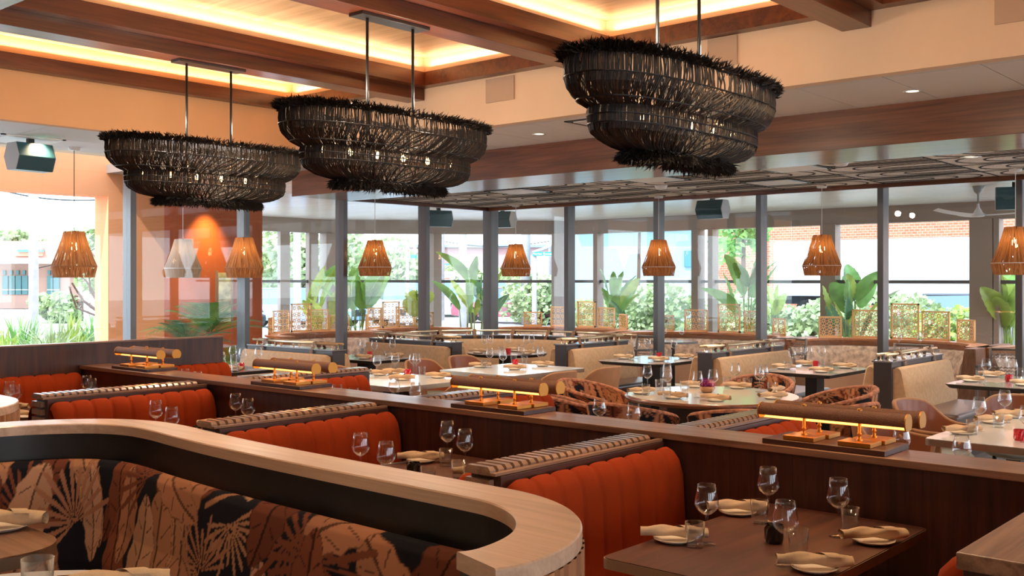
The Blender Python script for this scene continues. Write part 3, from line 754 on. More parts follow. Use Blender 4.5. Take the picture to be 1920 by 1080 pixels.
# ------------------------------------------------------------------ middle of the room
WTOP, DTOP = PORC, GREYTOP
rect_table(-7.42, 5.80, -6.36, 6.75, 'square white-topped table with brass edge left of centre', WTOP, TEDGE, r=.04, th=.04)
rect_table(-7.30, 7.22, -6.32, 8.36, 'white-topped brass-edged table in the middle, left of the round table', WTOP, TEDGE, r=.04, th=.04)
rect_table(-2.09, 5.93, -1.20, 7.30, 'white-topped table with brass edge at the right edge of the photo', WTOP, TEDGE, r=.04, th=.04)
def settings_on(items, tn, z=.75, bb=None, cc=None):
    for (kd, px, py, w, *r) in items:
        x, y = px2w(px, py, z); g_ = .11 if kd == 's' else .045
        if bb: x = min(max(x, bb[0] + g_), bb[2] - g_); y = min(max(y, bb[1] + g_), bb[3] - g_)
        if cc:
            dd = math.hypot(x - cc[0], y - cc[1]); lim = cc[2] - g_
            if dd > lim: x = cc[0] + (x - cc[0]) * lim / dd; y = cc[1] + (y - cc[1]) * lim / dd
        if kd == 's': setting(x, y, r[0] if r else .75, '%s %s' % (w, tn), z)
        else: put(kd, x, y, '%s %s' % (w, tn), z)
settings_on([('w', 707, 707, 'left front'), ('w', 741, 703, 'centre front'), ('w', 782, 703, 'left back'), ('w', 822, 698, 'right'), ('t', 690, 709, 'left front'), ('t', 769, 694, 'back'), ('t', 833, 700, 'right'),
             ('v', 764, 705, 'centre'), ('s', 707, 703, 'left', .7), ('s', 754, 713, 'front', .7), ('s', 783, 695, 'back', .7), ('s', 836, 707, 'right', .7)], 'on the square white table left of centre', bb=(-7.42, 5.80, -6.36, 6.75))
settings_on([('w', 918, 690, 'left front'), ('w', 943, 695, 'centre front'), ('w', 982, 682, 'back'), ('w', 1013, 688, 'right'), ('t', 908, 690, 'left'), ('t', 971, 679, 'back'), ('t', 1024, 679, 'right'),
             ('v', 966, 685, 'centre'), ('s', 890, 688, 'left', .7), ('s', 965, 693, 'front', .7), ('s', 1033, 685, 'right', .7)], 'on the middle white brass-edged table', bb=(-7.30, 7.22, -6.32, 8.36))
settings_on([('w', 1836, 809, 'left front'), ('w', 1884, 792, 'left back'), ('w', 1925, 830, 'right'), ('t', 1823, 815, 'left front'), ('t', 1872, 802, 'left back'), ('v', 1912, 826, 'centre'),
             ('s', 1790, 812, 'left front', .85), ('s', 1845, 792, 'left back', .85), ('s', 1902, 776, 'far back', .85)], 'on the white table at the right edge', bb=(-2.09, 5.93, -1.20, 7.30))

# round wooden-edged table
t = thing('round_table', 'large round table with pale glossy top and thick brown wooden rim', 'table', (-4.12, 7.08, 0))
MB().lathe([(.001, .75), (.655, .75), (.66, .745)], n=64).build('tabletop', plain('round_top', (.62, .60, .58), .15, coat=.35), t, smooth='auto')
MB().lathe([(.66, .7505), (.678, .742), (.682, .73), (.672, .715), (.60, .705), (.001, .705)], n=64).build('rim', WB_X, t, smooth=True)
MB().box(-.26, -.26, 0, .26, .26, .705).build('pedestal', CHAR, t, bevel=.02)
settings_on([('w', 1214, 733, 'far left'), ('w', 1238, 724, 'back left'), ('w', 1251, 740, 'front left'), ('w', 1308, 746, 'centre front'), ('w', 1337, 742, 'centre'), ('w', 1387, 724, 'back right'), ('w', 1424, 735, 'right'), ('w', 1437, 730, 'far right'),
             ('t', 1211, 741, 'far left'), ('t', 1236, 731, 'left'), ('t', 1250, 748, 'front left'), ('h', 1283, 748, 'centre front'), ('t', 1368, 723, 'back right'), ('t', 1408, 727, 'right'), ('t', 1447, 737, 'far right'),
             ('s', 1184, 738, 'far left', 1.1), ('s', 1262, 747, 'front left', .2), ('s', 1342, 752, 'front', .1), ('s', 1295, 722, 'back', .3), ('s', 1400, 724, 'back right', .4), ('s', 1449, 748, 'right front', 1.0), ('s', 1474, 736, 'far right', 1.6)], 'on the round table', cc=(-4.12, 7.08, .66))
# flower bowl on the round table
x, y = px2w(1326, 736, .75)
t = thing('flower_bowl', 'round amber bowl holding purple and pink flowers on the round table', 'flower bowl', (x, y, .7505))
MB().lathe([(.001, 0), (.035, 0), (.05, .012), (.062, .035), (.060, .05), (.055, .05), (.055, .036), (.001, .02)], n=24).build('bowl', plain('amber_glass', (.45, .22, .10), .15, coat=.5), t, smooth=True)
for i, (dx, dy, dz, c, r) in enumerate([(-.025, 0, .075, (.22, .02, .16), .034), (.03, .01, .07, (.55, .12, .25), .03), (0, -.03, .065, (.30, .03, .18), .027), (.005, .03, .08, (.28, .03, .2), .028)]):
    m = MB(); rq = random.Random(i)
    for k in range(70):
        th = math.acos(1 - 1.6 * rq.random()); ph = rq.random() * 2 * PI; d = Vector((math.sin(th) * math.cos(ph), math.sin(th) * math.sin(ph), math.cos(th))); p = Vector((dx, dy, dz)) + d * r * .75
        s1 = d.orthogonal().normalized() * .008; s2 = d * r * .4
        m.add([p - s1, p + s1, p + s1 * .7 + s2, p - s1 * .7 + s2], [(0, 1, 2, 3)])
    m.lathe([(.001, -r), (r * .8, -r * .5), (r * .8, r * .4), (.001, r * .8)], (dx, dy, dz), 10)
    m.build('flower', plain('petal_%d' % i, c, .7), t)

# dark faceted tables at the window booths
def dark_table(poly, lab, ped=(0, 0)):
    t = thing('window_booth_table', lab, 'table', group='dark tables in the window booths')
    cx = sum(p[0] for p in poly) / len(poly); cy = sum(p[1] for p in poly) / len(poly)
    MB().prism(poly, .746, .75).build('tabletop', DTOP, t)
    MB().prism(poly, .712, .7455, inset=.06).build('bevelled_edge', BLACKW, t)
    MB().box(cx - .06, cy - .09, 0.02, cx + .06, cy + .09, .712).build('pedestal', BLACK, t, bevel=.005)
    MB().box(cx - .25, cy - .28, 0, cx + .25, cy + .28, .02).build('foot_plate', BLACK, t)
    return t
def octo(x0, y0, x1, y1, c=.12): return [(x0 + c, y0), (x1 - c, y0), (x1, y0 + c), (x1, y1 - c), (x1 - c, y1), (x0 + c, y1), (x0, y1 - c), (x0, y0 + c)]
dark_table(octo(-6.85, 9.20, -6.02, 10.25, .08), 'dark-edged table in the window booth behind the round table')
dark_table(octo(-4.88, 9.22, -4.12, 10.25, .03), 'dark-edged table in the window booth right of centre')
dark_table(octo(-3.05, 9.15, -2.2, 10.3, .03), 'dark-edged table in the window booth at the right edge')
P = [(-8.42 + .50 * math.cos(R(a)) * 1.0, 9.53 + .50 * math.sin(R(a))) for a in range(0, 360, 12)]
dark_table(P, 'oval dark-edged table in the corner window booth')
dark_table(octo(-9.55, 7.50, -8.62, 8.16, .03), 'dark-edged table between the two left window booths')
dark_table(octo(-9.5, 5.55, -8.60, 6.25, .03), 'dark-edged table beside the left windows, behind the tall dark screen')
settings_on([('w', 1194, 672, 'left'), ('w', 1214, 667, 'left centre'), ('w', 1239, 664, 'back'), ('w', 1264, 670, 'right'), ('t', 1183, 672, 'left'), ('t', 1225, 671, 'centre'), ('t', 1276, 667, 'right'), ('v', 1236, 671, 'centre'),
             ('s', 1170, 673, 'left', .3), ('s', 1235, 677, 'front', .3), ('s', 1283, 672, 'right', .3)], 'on the window booth table behind the round table', bb=(-6.85, 9.20, -6.02, 10.25))
settings_on([('w', 1485, 692, 'left'), ('w', 1516, 685, 'back'), ('w', 1532, 679, 'far back'), ('w', 1561, 683, 'right'), ('t', 1477, 694, 'left'), ('t', 1540, 690, 'right'), ('v', 1530, 688, 'centre'),
             ('s', 1461, 691, 'left', .3), ('s', 1504, 684, 'back', .3), ('s', 1540, 698, 'front', .3), ('s', 1584, 690, 'right', .3)], 'on the window booth table right of centre', bb=(-4.88, 9.22, -4.12, 10.25))
settings_on([('w', 1849, 716, 'left'), ('w', 1881, 706, 'back'), ('w', 1899, 718, 'right'), ('t', 1837, 712, 'left'), ('h', 1914, 719, 'right'), ('v', 1892, 716, 'centre'),
             ('s', 1816, 715, 'left', .3), ('s', 1856, 706, 'back', .3), ('s', 1921, 723, 'right', .3)], 'on the window booth table at the right edge', bb=(-3.05, 9.15, -2.2, 10.3))
settings_on([('w', 908, 661, 'left'), ('w', 920, 659, 'back left'), ('w', 953, 658, 'back'), ('w', 987, 661, 'right'), ('w', 997, 658, 'back right'), ('t', 940, 663, 'left centre'), ('t', 1005, 662, 'right'), ('v', 953, 663, 'centre'),
             ('s', 896, 662, 'left', .3), ('s', 967, 659, 'back', .3), ('s', 1000, 665, 'right', .3)], 'on the oval corner booth table', cc=(-8.42, 9.53, .49))
settings_on([('w', 680, 671, 'left'), ('w', 702, 672, 'centre'), ('w', 736, 670, 'right'), ('t', 664, 673, 'far left'), ('t', 678, 667, 'left'), ('t', 727, 672, 'right'), ('v', 693, 669, 'centre'),
             ('s', 683, 673, 'front left', .3), ('s', 752, 669, 'right', 1.2)], 'on the table between the left window booths', bb=(-9.55, 7.50, -8.62, 8.16))
settings_on([('w', 445, 684, 'left back'), ('w', 455, 690, 'left'), ('w', 500, 688, 'right'), ('h', 438, 690, 'far left'), ('v', 452, 692, 'left'), ('c', 466, 704, 'front'), ('t', 488, 702, 'right'), ('s', 441, 696, 'left', .3)], 'on the table behind the tall dark screen', bb=(-9.5, 5.55, -8.60, 6.25))

# tables inside the curved booth (foreground, on the platform)
t = thing('low_wood_table', 'brown wooden table with rounded corner cut by the left edge', 'table')
x1, y1 = -2.555, 1.235
P = rounded(-3.35, .60, x1, y1, .13, 8)
MB().prism(P, .976, .98).build('tabletop', WM_X, t); MB().prism(P, .945, .9755).build('edge_band', TEDGE, t, smooth='auto')
MB().lathe([(.04, .22), (.04, .945)], (-2.95, .92, 0), 14).build('pedestal', BLACK, t, smooth=True)
MB().lathe([(.25, .22), (.25, .24), (.04, .245)], (-2.95, .92, 0), 20).build('foot_plate', BLACK, t, smooth=True)
t = thing('round_white_table', 'white round tabletop in the bottom left corner', 'table')
MB().lathe([(.001, .98), (.466, .98), (.468, .977)], (-2.00, .785, 0), 60).build('tabletop', PORC, t, smooth='auto'); MB().lathe([(.468, .9765), (.468, .95), (.001, .95)], (-2.00, .785, 0), 60).build('edge_band', TEDGE, t, smooth='auto')
MB().lathe([(.04, .22), (.04, .95)], (-2.00, .785, 0), 14).build('pedestal', BLACK, t, smooth=True)
MB().lathe([(.25, .22), (.25, .24), (.04, .245)], (-2.00, .785, 0), 20).build('foot_plate', BLACK, t, smooth=True)

put('t', -2.171, .969, 'on the round white table in the bottom left corner', .98)
x, y = px2w(262, 1074, 1.0); x0, y0 = x + .04, y - .10
setting(-2.075, 1.085, 1.0, 'on the round white table in the bottom left corner', .98)
x, y = px2w(4, 985, .99); setting(x, y, .75, 'on the brown wooden table at the left edge', .98)
# ================================================================== CHAIRS
TAN = plain('tan_shell', (.34, .17, .085), .6, sheen=.2, noise=.1, nscale=12)
RUST = plain('rust_leather', (.22, .062, .022), .42, coat=.1, noise=.12, nscale=8)
GREENG = plain('grey_seat', (.17, .19, .19), .5)
def shell_chair(leafy=False):
    """tub chair: wrap-round shell, open to local +Y; origin on the floor under the seat centre"""
    t = thing('leafy_tub_chair' if leafy else 'shell_chair', '', 'chair')
    R0 = .275 if not leafy else .30
    def rim(th):                                                   # th 0 at the back, +-1 at the arm fronts
        if leafy: return .80 - .13 * abs(th) ** 1.6
        return .80 - .17 * (1 / (1 + math.exp(-(abs(th) - .52) * 13)))
    span = R(128 if leafy else 118)
    def outer(u, v):
        th = -1 + 2 * u; a = -PI / 2 + th * span; zt = rim(th); zb = .44
        r = R0 * (.84 + .22 * v ** .8); z = zb + (zt - zb) * v
        e = 1 + .10 * abs(th) ** 3
        return (r * math.cos(a) * 1.02, r * math.sin(a) * e, z)
    def inner(u, v):
        x, y, z = outer(u, v); k = .90 if not leafy else .84; return (x * k, y * k, z + (.0 if v < 1 else .0))
    nu, nv = (44, 12) if not leafy else (90, 36)
    mo = MB().grid(outer, nu, nv).build('shell', leaf_mat() if leafy else TAN, t, smooth=True)
    mi = MB().grid(inner, nu, nv).build('inner_back', leaf_mat() if leafy else RUST, t, smooth=True)
    if leafy:
        uv = [(i / nu * 1.25, j / nv * .40) for i in range(nu + 1) for j in range(nv + 1)]
        lp = LeafPrint(1.25, .4, 60, 9, .8); paint_print(mo, uv, lp); paint_print(mi, uv, LeafPrint(1.25, .4, 60, 12, .8))
    # rim between the two skins
    m = MB(); path = [outer(i / nu, 1) for i in range(nu + 1)]; pin = [inner(i / nu, 1) for i in range(nu + 1)]
    mid = [((a[0] + b[0]) / 2, (a[1] + b[1]) / 2, (a[2] + b[2]) / 2) for a, b in zip(path, pin)]
    ends0 = [((outer(0, 1 - k / 8)[0] + inner(0, 1 - k / 8)[0]) / 2, (outer(0, 1 - k / 8)[1] + inner(0, 1 - k / 8)[1]) / 2, outer(0, 1 - k / 8)[2]) for k in range(8, 0, -1)]
    ends1 = [((outer(1, 1 - k / 8)[0] + inner(1, 1 - k / 8)[0]) / 2, (outer(1, 1 - k / 8)[1] + inner(1, 1 - k / 8)[1]) / 2, outer(1, 1 - k / 8)[2]) for k in range(1, 9)]
    m.tube(ends0 + mid + ends1, .015 if not leafy else .022, 8)
    m.build('rim_piping', TAN if not leafy else plain('leaf_rim', (.33, .13, .07), .8, sheen=.3, noise=.6, nscale=30), t, smooth=True)
    MB().lathe([(.001, .40), (.20, .40), (.235, .42), (.235, .45), (.21, .475), (.001, .48)], n=28).build('seat', GREENG if not leafy else plain('rust_seat2', (.18, .05, .025), .7), t, smooth=True)
    for sx in (-1, 1):
        for sy in (-1, 1):
            MB().tube([(sx * .15, sy * .15, .41), (sx * .22, sy * .22, 0)], .011, 8, r1=.008).build('leg', BLACK, t, smooth=True)
    return t
SC = shell_chair(); LC = shell_chair(True)
SG, LG = 'tan and rust shell chairs', 'leaf-print tub chairs at the round table'
def face(x, y, tx, ty): return math.atan2(ty - y, tx - x) - PI / 2     # rotation that turns local +Y towards the target
for (x, y, tx, ty, lab) in [(-6.08, 7.42, -7, 7.42, 'tan shell chair nearest on the right side of the middle white table'), (-6.06, 8.10, -7, 8.10, 'tan shell chair farther back on the right side of the middle white table'),
                            (-7.66, 7.50, -6, 7.50, 'rust shell chair on the left side of the middle white table, front one'), (-7.70, 8.18, -6, 8.18, 'rust shell chair on the left side of the middle white table, rear one'),
                            (-7.72, 6.35, -6, 6.35, 'rust shell chair on the left side of the square white table'), (-6.12, 6.25, -7, 6.25, 'tan shell chair on the right side of the square white table'),
                            (-2.45, 6.50, -1, 6.50, 'rust shell chair beside the right-edge white table, closest to the tube lamps'), (-2.45, 7.22, -1, 7.0, 'tan shell chair beside the right-edge white table, behind the rust one'),
                            (-2.1, 7.85, -1.8, 6.5, 'tan shell chair at the far end of the right-edge white table'), (-.87, 6.6, -2, 6.6, 'shell chair on the far side of the right-edge white table')]:
    place(SC, (x, y, 0), face(x, y, tx, ty), lab, SG)
for (ang, r, lab) in [(193, 1.0, 'leaf-print tub chair at the left of the round table, before the beige booth'), (234, 1.16, 'leaf-print tub chair at the front left of the round table, beside the tube lamps'),
                      (271, 1.12, 'leaf-print tub chair at the front of the round table, behind two wine glasses'), (308, 1.14, 'leaf-print tub chair at the front right of the round table, mostly behind the slatted divider'),
                      (350, 1.08, 'leaf-print tub chair at the right of the round table'), (42, .98, 'leaf-print tub chair at the far right of the round table'), (98, 1.0, 'leaf-print tub chair at the back of the round table')]:
    x = -4.12 + r * math.cos(R(ang)); y = 7.08 + r * math.sin(R(ang)); place(LC, (x, y, 0), face(x, y, -4.12, 7.08), lab, LG)

# ================================================================== WINDOW BOOTHS
def rail(t, pts, z=.955, zb=.90, straps=(), r=.015):
    p3 = [(p[0], p[1], z) for p in pts]
    hr = MB().tube(p3, r, 10).build('handrail', PALEBRASS, t, smooth=True)
    L = [0]
    for i in range(len(pts) - 1): L.append(L[-1] + math.dist(pts[i], pts[i + 1]))
    def at(d):
        for i in range(len(L) - 1):
            if d <= L[i + 1] + 1e-9: break
        q = (d - L[i]) / (L[i + 1] - L[i]); a = pts[i]; b = pts[i + 1]; return (a[0] + (b[0] - a[0]) * q, a[1] + (b[1] - a[1]) * q), ((b[0] - a[0]) / (L[i + 1] - L[i]), (b[1] - a[1]) / (L[i + 1] - L[i]))
    n = max(2, int(L[-1] / .34)); 
    for k in range(n + 1):
        (x, y), _ = at(.08 + (L[-1] - .16) * k / n)
        MB().lathe([(.014, 0), (.014, .006), (.006, .01), (.006, z - zb)], (x, y, zb), 8).build('rail_post', PALEBRASS, hr, smooth=True)
def strap(t, x, y, ax, z=.955, side=1, drop=.17, hw=.07):
    """braided strap looped over the rail and down the face; ax = unit vector across the divider"""
    P = [(-.035, z - .05), (-.02, z + .012), (.0, z + .016), (.02, z + .012), (hw * .6, z - .045), (hw + .012, z - .075), (hw + .014, z - drop)]
    m = MB(); w = .024; d = (-ax[1], ax[0])
    L = []
    for o, zz in P: L.append((x + ax[0] * o * side, y + ax[1] * o * side, zz))
    v = []
    for p in L: v += [(p[0] - d[0] * w, p[1] - d[1] * w, p[2]), (p[0] + d[0] * w, p[1] + d[1] * w, p[2]), (p[0] + d[0] * w, p[1] + d[1] * w, p[2] + .005), (p[0] - d[0] * w, p[1] - d[1] * w, p[2] + .005)]
    f = []
    for i in range(len(L) - 1):
        for k in range(4): f.append((4 * i + k, 4 * i + (k + 1) % 4, 4 * i + 4 + (k + 1) % 4, 4 * i + 4 + k))
    m.add(v, f); m.build('strap', STRAP, t)
def window_booth(lab, loc, rz, L, far_seat=True):
    """divider running along local +Y from its free end at the origin; upholstered backs and seats on both sides"""
    t = thing('window_booth', lab, 'bench', loc, rz, group='window booth dividers with beige backs')
    h = .085
    MB().box(-h, 0, 0, h, L, .885).build('divider', CHAR, t, bevel=.004)
    MB().box(-h - .012, -.012, .885, h + .012, L, .90).build('divider_top', plain('grey_cap', (.16, .15, .17), .25, coat=.4), t, bevel=.003)
    for sx in (-1, 1):
        m = MB()
        # reclined back pad with rounded top
        prof = [(h, .45), (h + .16, .45), (h + .165, .50), (h + .10, .80), (h + .085, .835), (h + .06, .85), (h + .03, .845), (h, .83)]
        n = len(prof); ys = [.03, .045, .08, L - .06, L - .02, L]
        sc = [.80, .93, 1, 1, .95, .85]
        v = []
        for y, q in zip(ys, sc):
            for (x, z) in prof: v.append((sx * (h + (x - h) * q), y, .45 + (z - .45) * (q * .15 + .85)))
        f = []
        for i in range(len(ys) - 1):
            for k in range(n): f.append((i * n + k, i * n + (k + 1) % n, (i + 1) * n + (k + 1) % n, (i + 1) * n + k))
        f += [tuple(range(n)), tuple((len(ys) - 1) * n + k for k in range(n - 1, -1, -1))]
        m.add(v, f); m.build('backrest', BEIGE, t, smooth='auto')
        MB().box(sx * h, .02, .34, sx * (h + .58), L, .455).build('seat', LEATHER, t, bevel=.035, seg=4)
        MB().box(sx * h, .05, 0, sx * (h + .50), L, .34).build('base', WD_Y, t)
    for sx in (-1, 1):
        rail(t, [(sx * .04, -.02), (sx * .04, L * .55), (sx * .04, L - .05)], straps=())
        for f in (.22, .80): strap(t, sx * .04, L * f, (1, 0), side=sx, hw=.055)
    return t
window_booth('beige window booth divider with handrails, at the far windows behind the oval table', (-7.42, 9.33, 0), 0, 1.24)
window_booth('beige window booth divider with handrails, at the far windows behind the round table', (-5.50, 9.30, 0), 0, 1.6)
window_booth('beige window booth divider with handrails, at the far windows nearest the right edge', (-3.67, 9.36, 0), 0, 1.35)
window_booth('beige window booth divider with handrails, at the left windows nearer the dark screen', (-8.64, 7.06, 0), PI / 2, 1.55)
window_booth('beige window booth divider with handrails, at the left windows closer to the corner', (-8.64, 8.87, 0), PI / 2, 1.5)
# corner bench following a curve
t = thing('corner_bench', 'curved beige bench with handrail in the far left window corner', 'bench')
cp = []
ctrl = [(-9.93, 9.56), (-9.88, 9.80), (-9.72, 10.08), (-9.35, 10.46), (-8.9, 10.66), (-8.5, 10.71), (-8.12, 10.72)]
for i in range(len(ctrl) - 1):
    for q in range(6):
        u = q / 6; p0 = ctrl[max(i - 1, 0)]; p1 = ctrl[i]; p2 = ctrl[i + 1]; p3 = ctrl[min(i + 2, len(ctrl) - 1)]
        f = lambda a, b, c, d: .5 * (2 * b + (-a + c) * u + (2 * a - 5 * b + 4 * c - d) * u * u + (-a + 3 * b - 3 * c + d) * u ** 3)
        cp.append((f(p0[0], p1[0], p2[0], p3[0]), f(p0[1], p1[1], p2[1], p3[1])))
cp.append(ctrl[-1])
def sweep(prof, name, mat, smooth='auto', path=cp):
    m = MB(); n = len(prof); N = len(path)
    for i, p in enumerate(path):
        a = Vector(path[max(i - 1, 0)]); b = Vector(path[min(i + 1, N - 1)]); d = (b - a).normalized(); q = Vector((d.y, -d.x))
        for (o, z) in prof: m.v.append((p[0] + q.x * o, p[1] + q.y * o, z))
    for i in range(N - 1):
        for k in range(n): m.f.append((i * n + k, i * n + (k + 1) % n, (i + 1) * n + (k + 1) % n, (i + 1) * n + k)); m.m.append(0)
    m.f += [tuple(range(n - 1, -1, -1)), tuple((N - 1) * n + k for k in range(n))]; m.m += [0, 0]
    return m.build(name, mat, t, smooth=smooth)
sweep([(-.08, 0), (-.08, .885), (.08, .885), (.08, 0)], 'divider', CHAR)
sweep([(-.09, .886), (-.09, .90), (.09, .90), (.09, .886)], 'divider_top', plain('grey_cap', (.3, .3, .3), .3))
sweep([(.081, .45), (.24, .45), (.18, .80), (.14, .85), (.10, .845), (.081, .82)], 'backrest', BEIGE)
sweep([(.081, .34), (.081, .44), (.64, .455), (.66, .43), (.66, .34)], 'seat', LEATHER)
sweep([(.081, 0), (.081, .34), (.60, .34), (.60, 0)], 'base', WD_X)
rail(t, [(-9.90, 9.05)] + cp + [(-7.3, 10.70)])
for k in (6, 14, 20, 27, 33):
    a = Vector(cp[k - 1]); b = Vector(cp[k + 1]); d = (b - a).normalized(); strap(t, cp[k][0], cp[k][1], (d.y, -d.x), hw=.09)

# ================================================================== PENDANT LAMPS
def jute_mat(name, c1, c2, trans=.35, gaps=.35):
    m, n, l, b = _new(name); out = n['Material Output']
    tcn = n.new('ShaderNodeTexCoord'); mp = n.new('ShaderNodeMapping'); l.new(tcn.outputs['UV'], mp.inputs[0]); mp.inputs['Scale'].default_value = (120, 3.0, 1)
    x = n.new('ShaderNodeTexNoise'); x.inputs['Scale'].default_value = 1; x.inputs['Detail'].default_value = 4; x.inputs['Distortion'].default_value = .3; l.new(mp.outputs[0], x.inputs['Vector'])
    r = n.new('ShaderNodeValToRGB'); r.color_ramp.elements[0].position = .35; r.color_ramp.elements[1].position = .65; r.color_ramp.elements[0].color = (*c1, 1); r.color_ramp.elements[1].color = (*c2, 1)
    l.new(x.outputs[0], r.inputs[0]); l.new(r.outputs[0], b.inputs['Base Color']); b.inputs['Roughness'].default_value = .8
    tl_ = n.new('ShaderNodeBsdfTranslucent'); l.new(r.outputs[0], tl_.inputs[0])
    m1 = n.new('ShaderNodeMixShader'); m1.inputs[0].default_value = trans; l.new(b.outputs[0], m1.inputs[1]); l.new(tl_.outputs[0], m1.inputs[2])
    mp2 = n.new('ShaderNodeMapping'); l.new(tcn.outputs['UV'], mp2.inputs[0]); mp2.inputs['Scale'].default_value = (90, 6.0, 1); mp2.inputs['Location'].default_value = (3, 7, 0)
    y = n.new('ShaderNodeTexNoise'); y.inputs['Scale'].default_value = 1; y.inputs['Detail'].default_value = 3; l.new(mp2.outputs[0], y.inputs['Vector'])
    g = n.new('ShaderNodeMath'); g.operation = 'GREATER_THAN'; g.inputs[1].default_value = 1 - gaps; l.new(y.outputs[0], g.inputs[0])
    tr = n.new('ShaderNodeBsdfTransparent'); m2 = n.new('ShaderNodeMixShader'); l.new(g.outputs[0], m2.inputs[0]); l.new(m1.outputs[0], m2.inputs[1]); l.new(tr.outputs[0], m2.inputs[2]); l.new(m2.outputs[0], out.inputs[0])
    return m
def set_cyl_uv(o, n, rows):
    uvl = o.data.uv_layers.new(name='UVMap'); 
    for p in o.data.polygons:
        for li in p.loop_indices:
            vi = o.data.loops[li].vertex_index; row = vi // n; k = vi % n; u = k / n
            if k == 0 and (p.index % n) == n - 1: u = 1.0
            uvl.data[li].uv = (u, row / max(1, rows - 1))
JUTE = jute_mat('woven_jute', (.24, .09, .03), (.56, .27, .11), .45, .40)
JUTEP = jute_mat('pale_jute', (.38, .28, .22), (.52, .40, .32), .3, .12)
def pendant(drop, jm, cord, nm='pendant_lamp'):
    """origin at the ceiling; drop = distance from ceiling to the shade bottom"""
    t = thing(nm, '', 'pendant lamp')
    prof = [(.096, .472), (.102, .468), (.120, .40), (.152, .30), (.188, .20), (.220, .122), (.222, .112), (.217, .09), (.208, .05), (.198, 0)]
    n = 48
    o = MB().lathe([(r, z - drop) for r, z in prof], n=n).build('shade', jm, t, smooth=True); set_cyl_uv(o, n, len(prof))
    MB().tube([(.221 * math.cos(2 * PI * k / 40), .221 * math.sin(2 * PI * k / 40), .117 - drop) for k in range(41)], .0035, 6, cap=False).build('seam_ring', cord if cord is WHITE else TAN, t)
    MB().tube([(0, 0, 0), (0, 0, .48 - drop)], .0035 if cord is WHITE else .004, 6).build('cord', cord, t)
    MB().lathe([(.001, -.028), (.055, -.026), (.06, 0)], n=18).build('ceiling_canopy', WHITE, t, smooth=True)
    MB().lathe([(.001, .48 - drop), (.02, .478 - drop), (.02, .37 - drop), (.001, .37 - drop)], n=12).build('socket', BLACK, t)
    MB().lathe([(.001, .37 - drop), (.018, .36 - drop), (.032, .33 - drop), (.032, .30 - drop), (.017, .272 - drop), (.001, .27 - drop)], n=14).build('bulb', BULB, t, smooth=True)
    return t
PG = 'woven jute pendant lamps along the windows'
P1 = pendant(1.045, JUTE, WHITE); P2 = pendant(1.33, JUTE, BLACK, 'pendant_lamp')
Yp = 11.38
for (px, lab) in [(967, 'woven jute pendant lamp right of the corner mullion, fourth from the left'), (1235, 'woven jute pendant lamp in front of a mullion, fifth from the left'), (1541, 'woven jute pendant lamp in front of the white truck, second from the right'), (1904, 'woven jute pendant lamp cut by the right edge')]:
    k = (px - 960) / 1930; dx = -math.sin(YAW) + math.cos(YAW) * k; dy = math.cos(YAW) + math.sin(YAW) * k; yy = Yp if px < 1800 else 10.9
    x = yy * dx / dy; place(P1, (x, yy, 2.74), 0, lab, PG); point('pendant_glow', (x, yy, 2.74 - 1.045 + .30), 1.9, (1, .60, .27), .02)
for (px, lab) in [(139, 'woven jute pendant lamp at the far left with dark cord'), (458, 'woven jute pendant lamp before the second mullion from the left'), (703, 'woven jute pendant lamp third from the left, between two dark mullions')]:
    k = (px - 960) / 1930; dx = -math.sin(YAW) + math.cos(YAW) * k; dy = math.cos(YAW) + math.sin(YAW) * k; x = -10.32
    y = x * dy / dx; pr = P2 if y < 8.8 else P1; zc = 3.0 if y < 8.8 else 2.74
    place(pr, (x, y, zc), 0, lab, PG); point('pendant_glow', (x, y, (3.0 - 1.33 if pr is P2 else 2.74 - 1.045) + .30), 1.9, (1, .60, .27), .02)

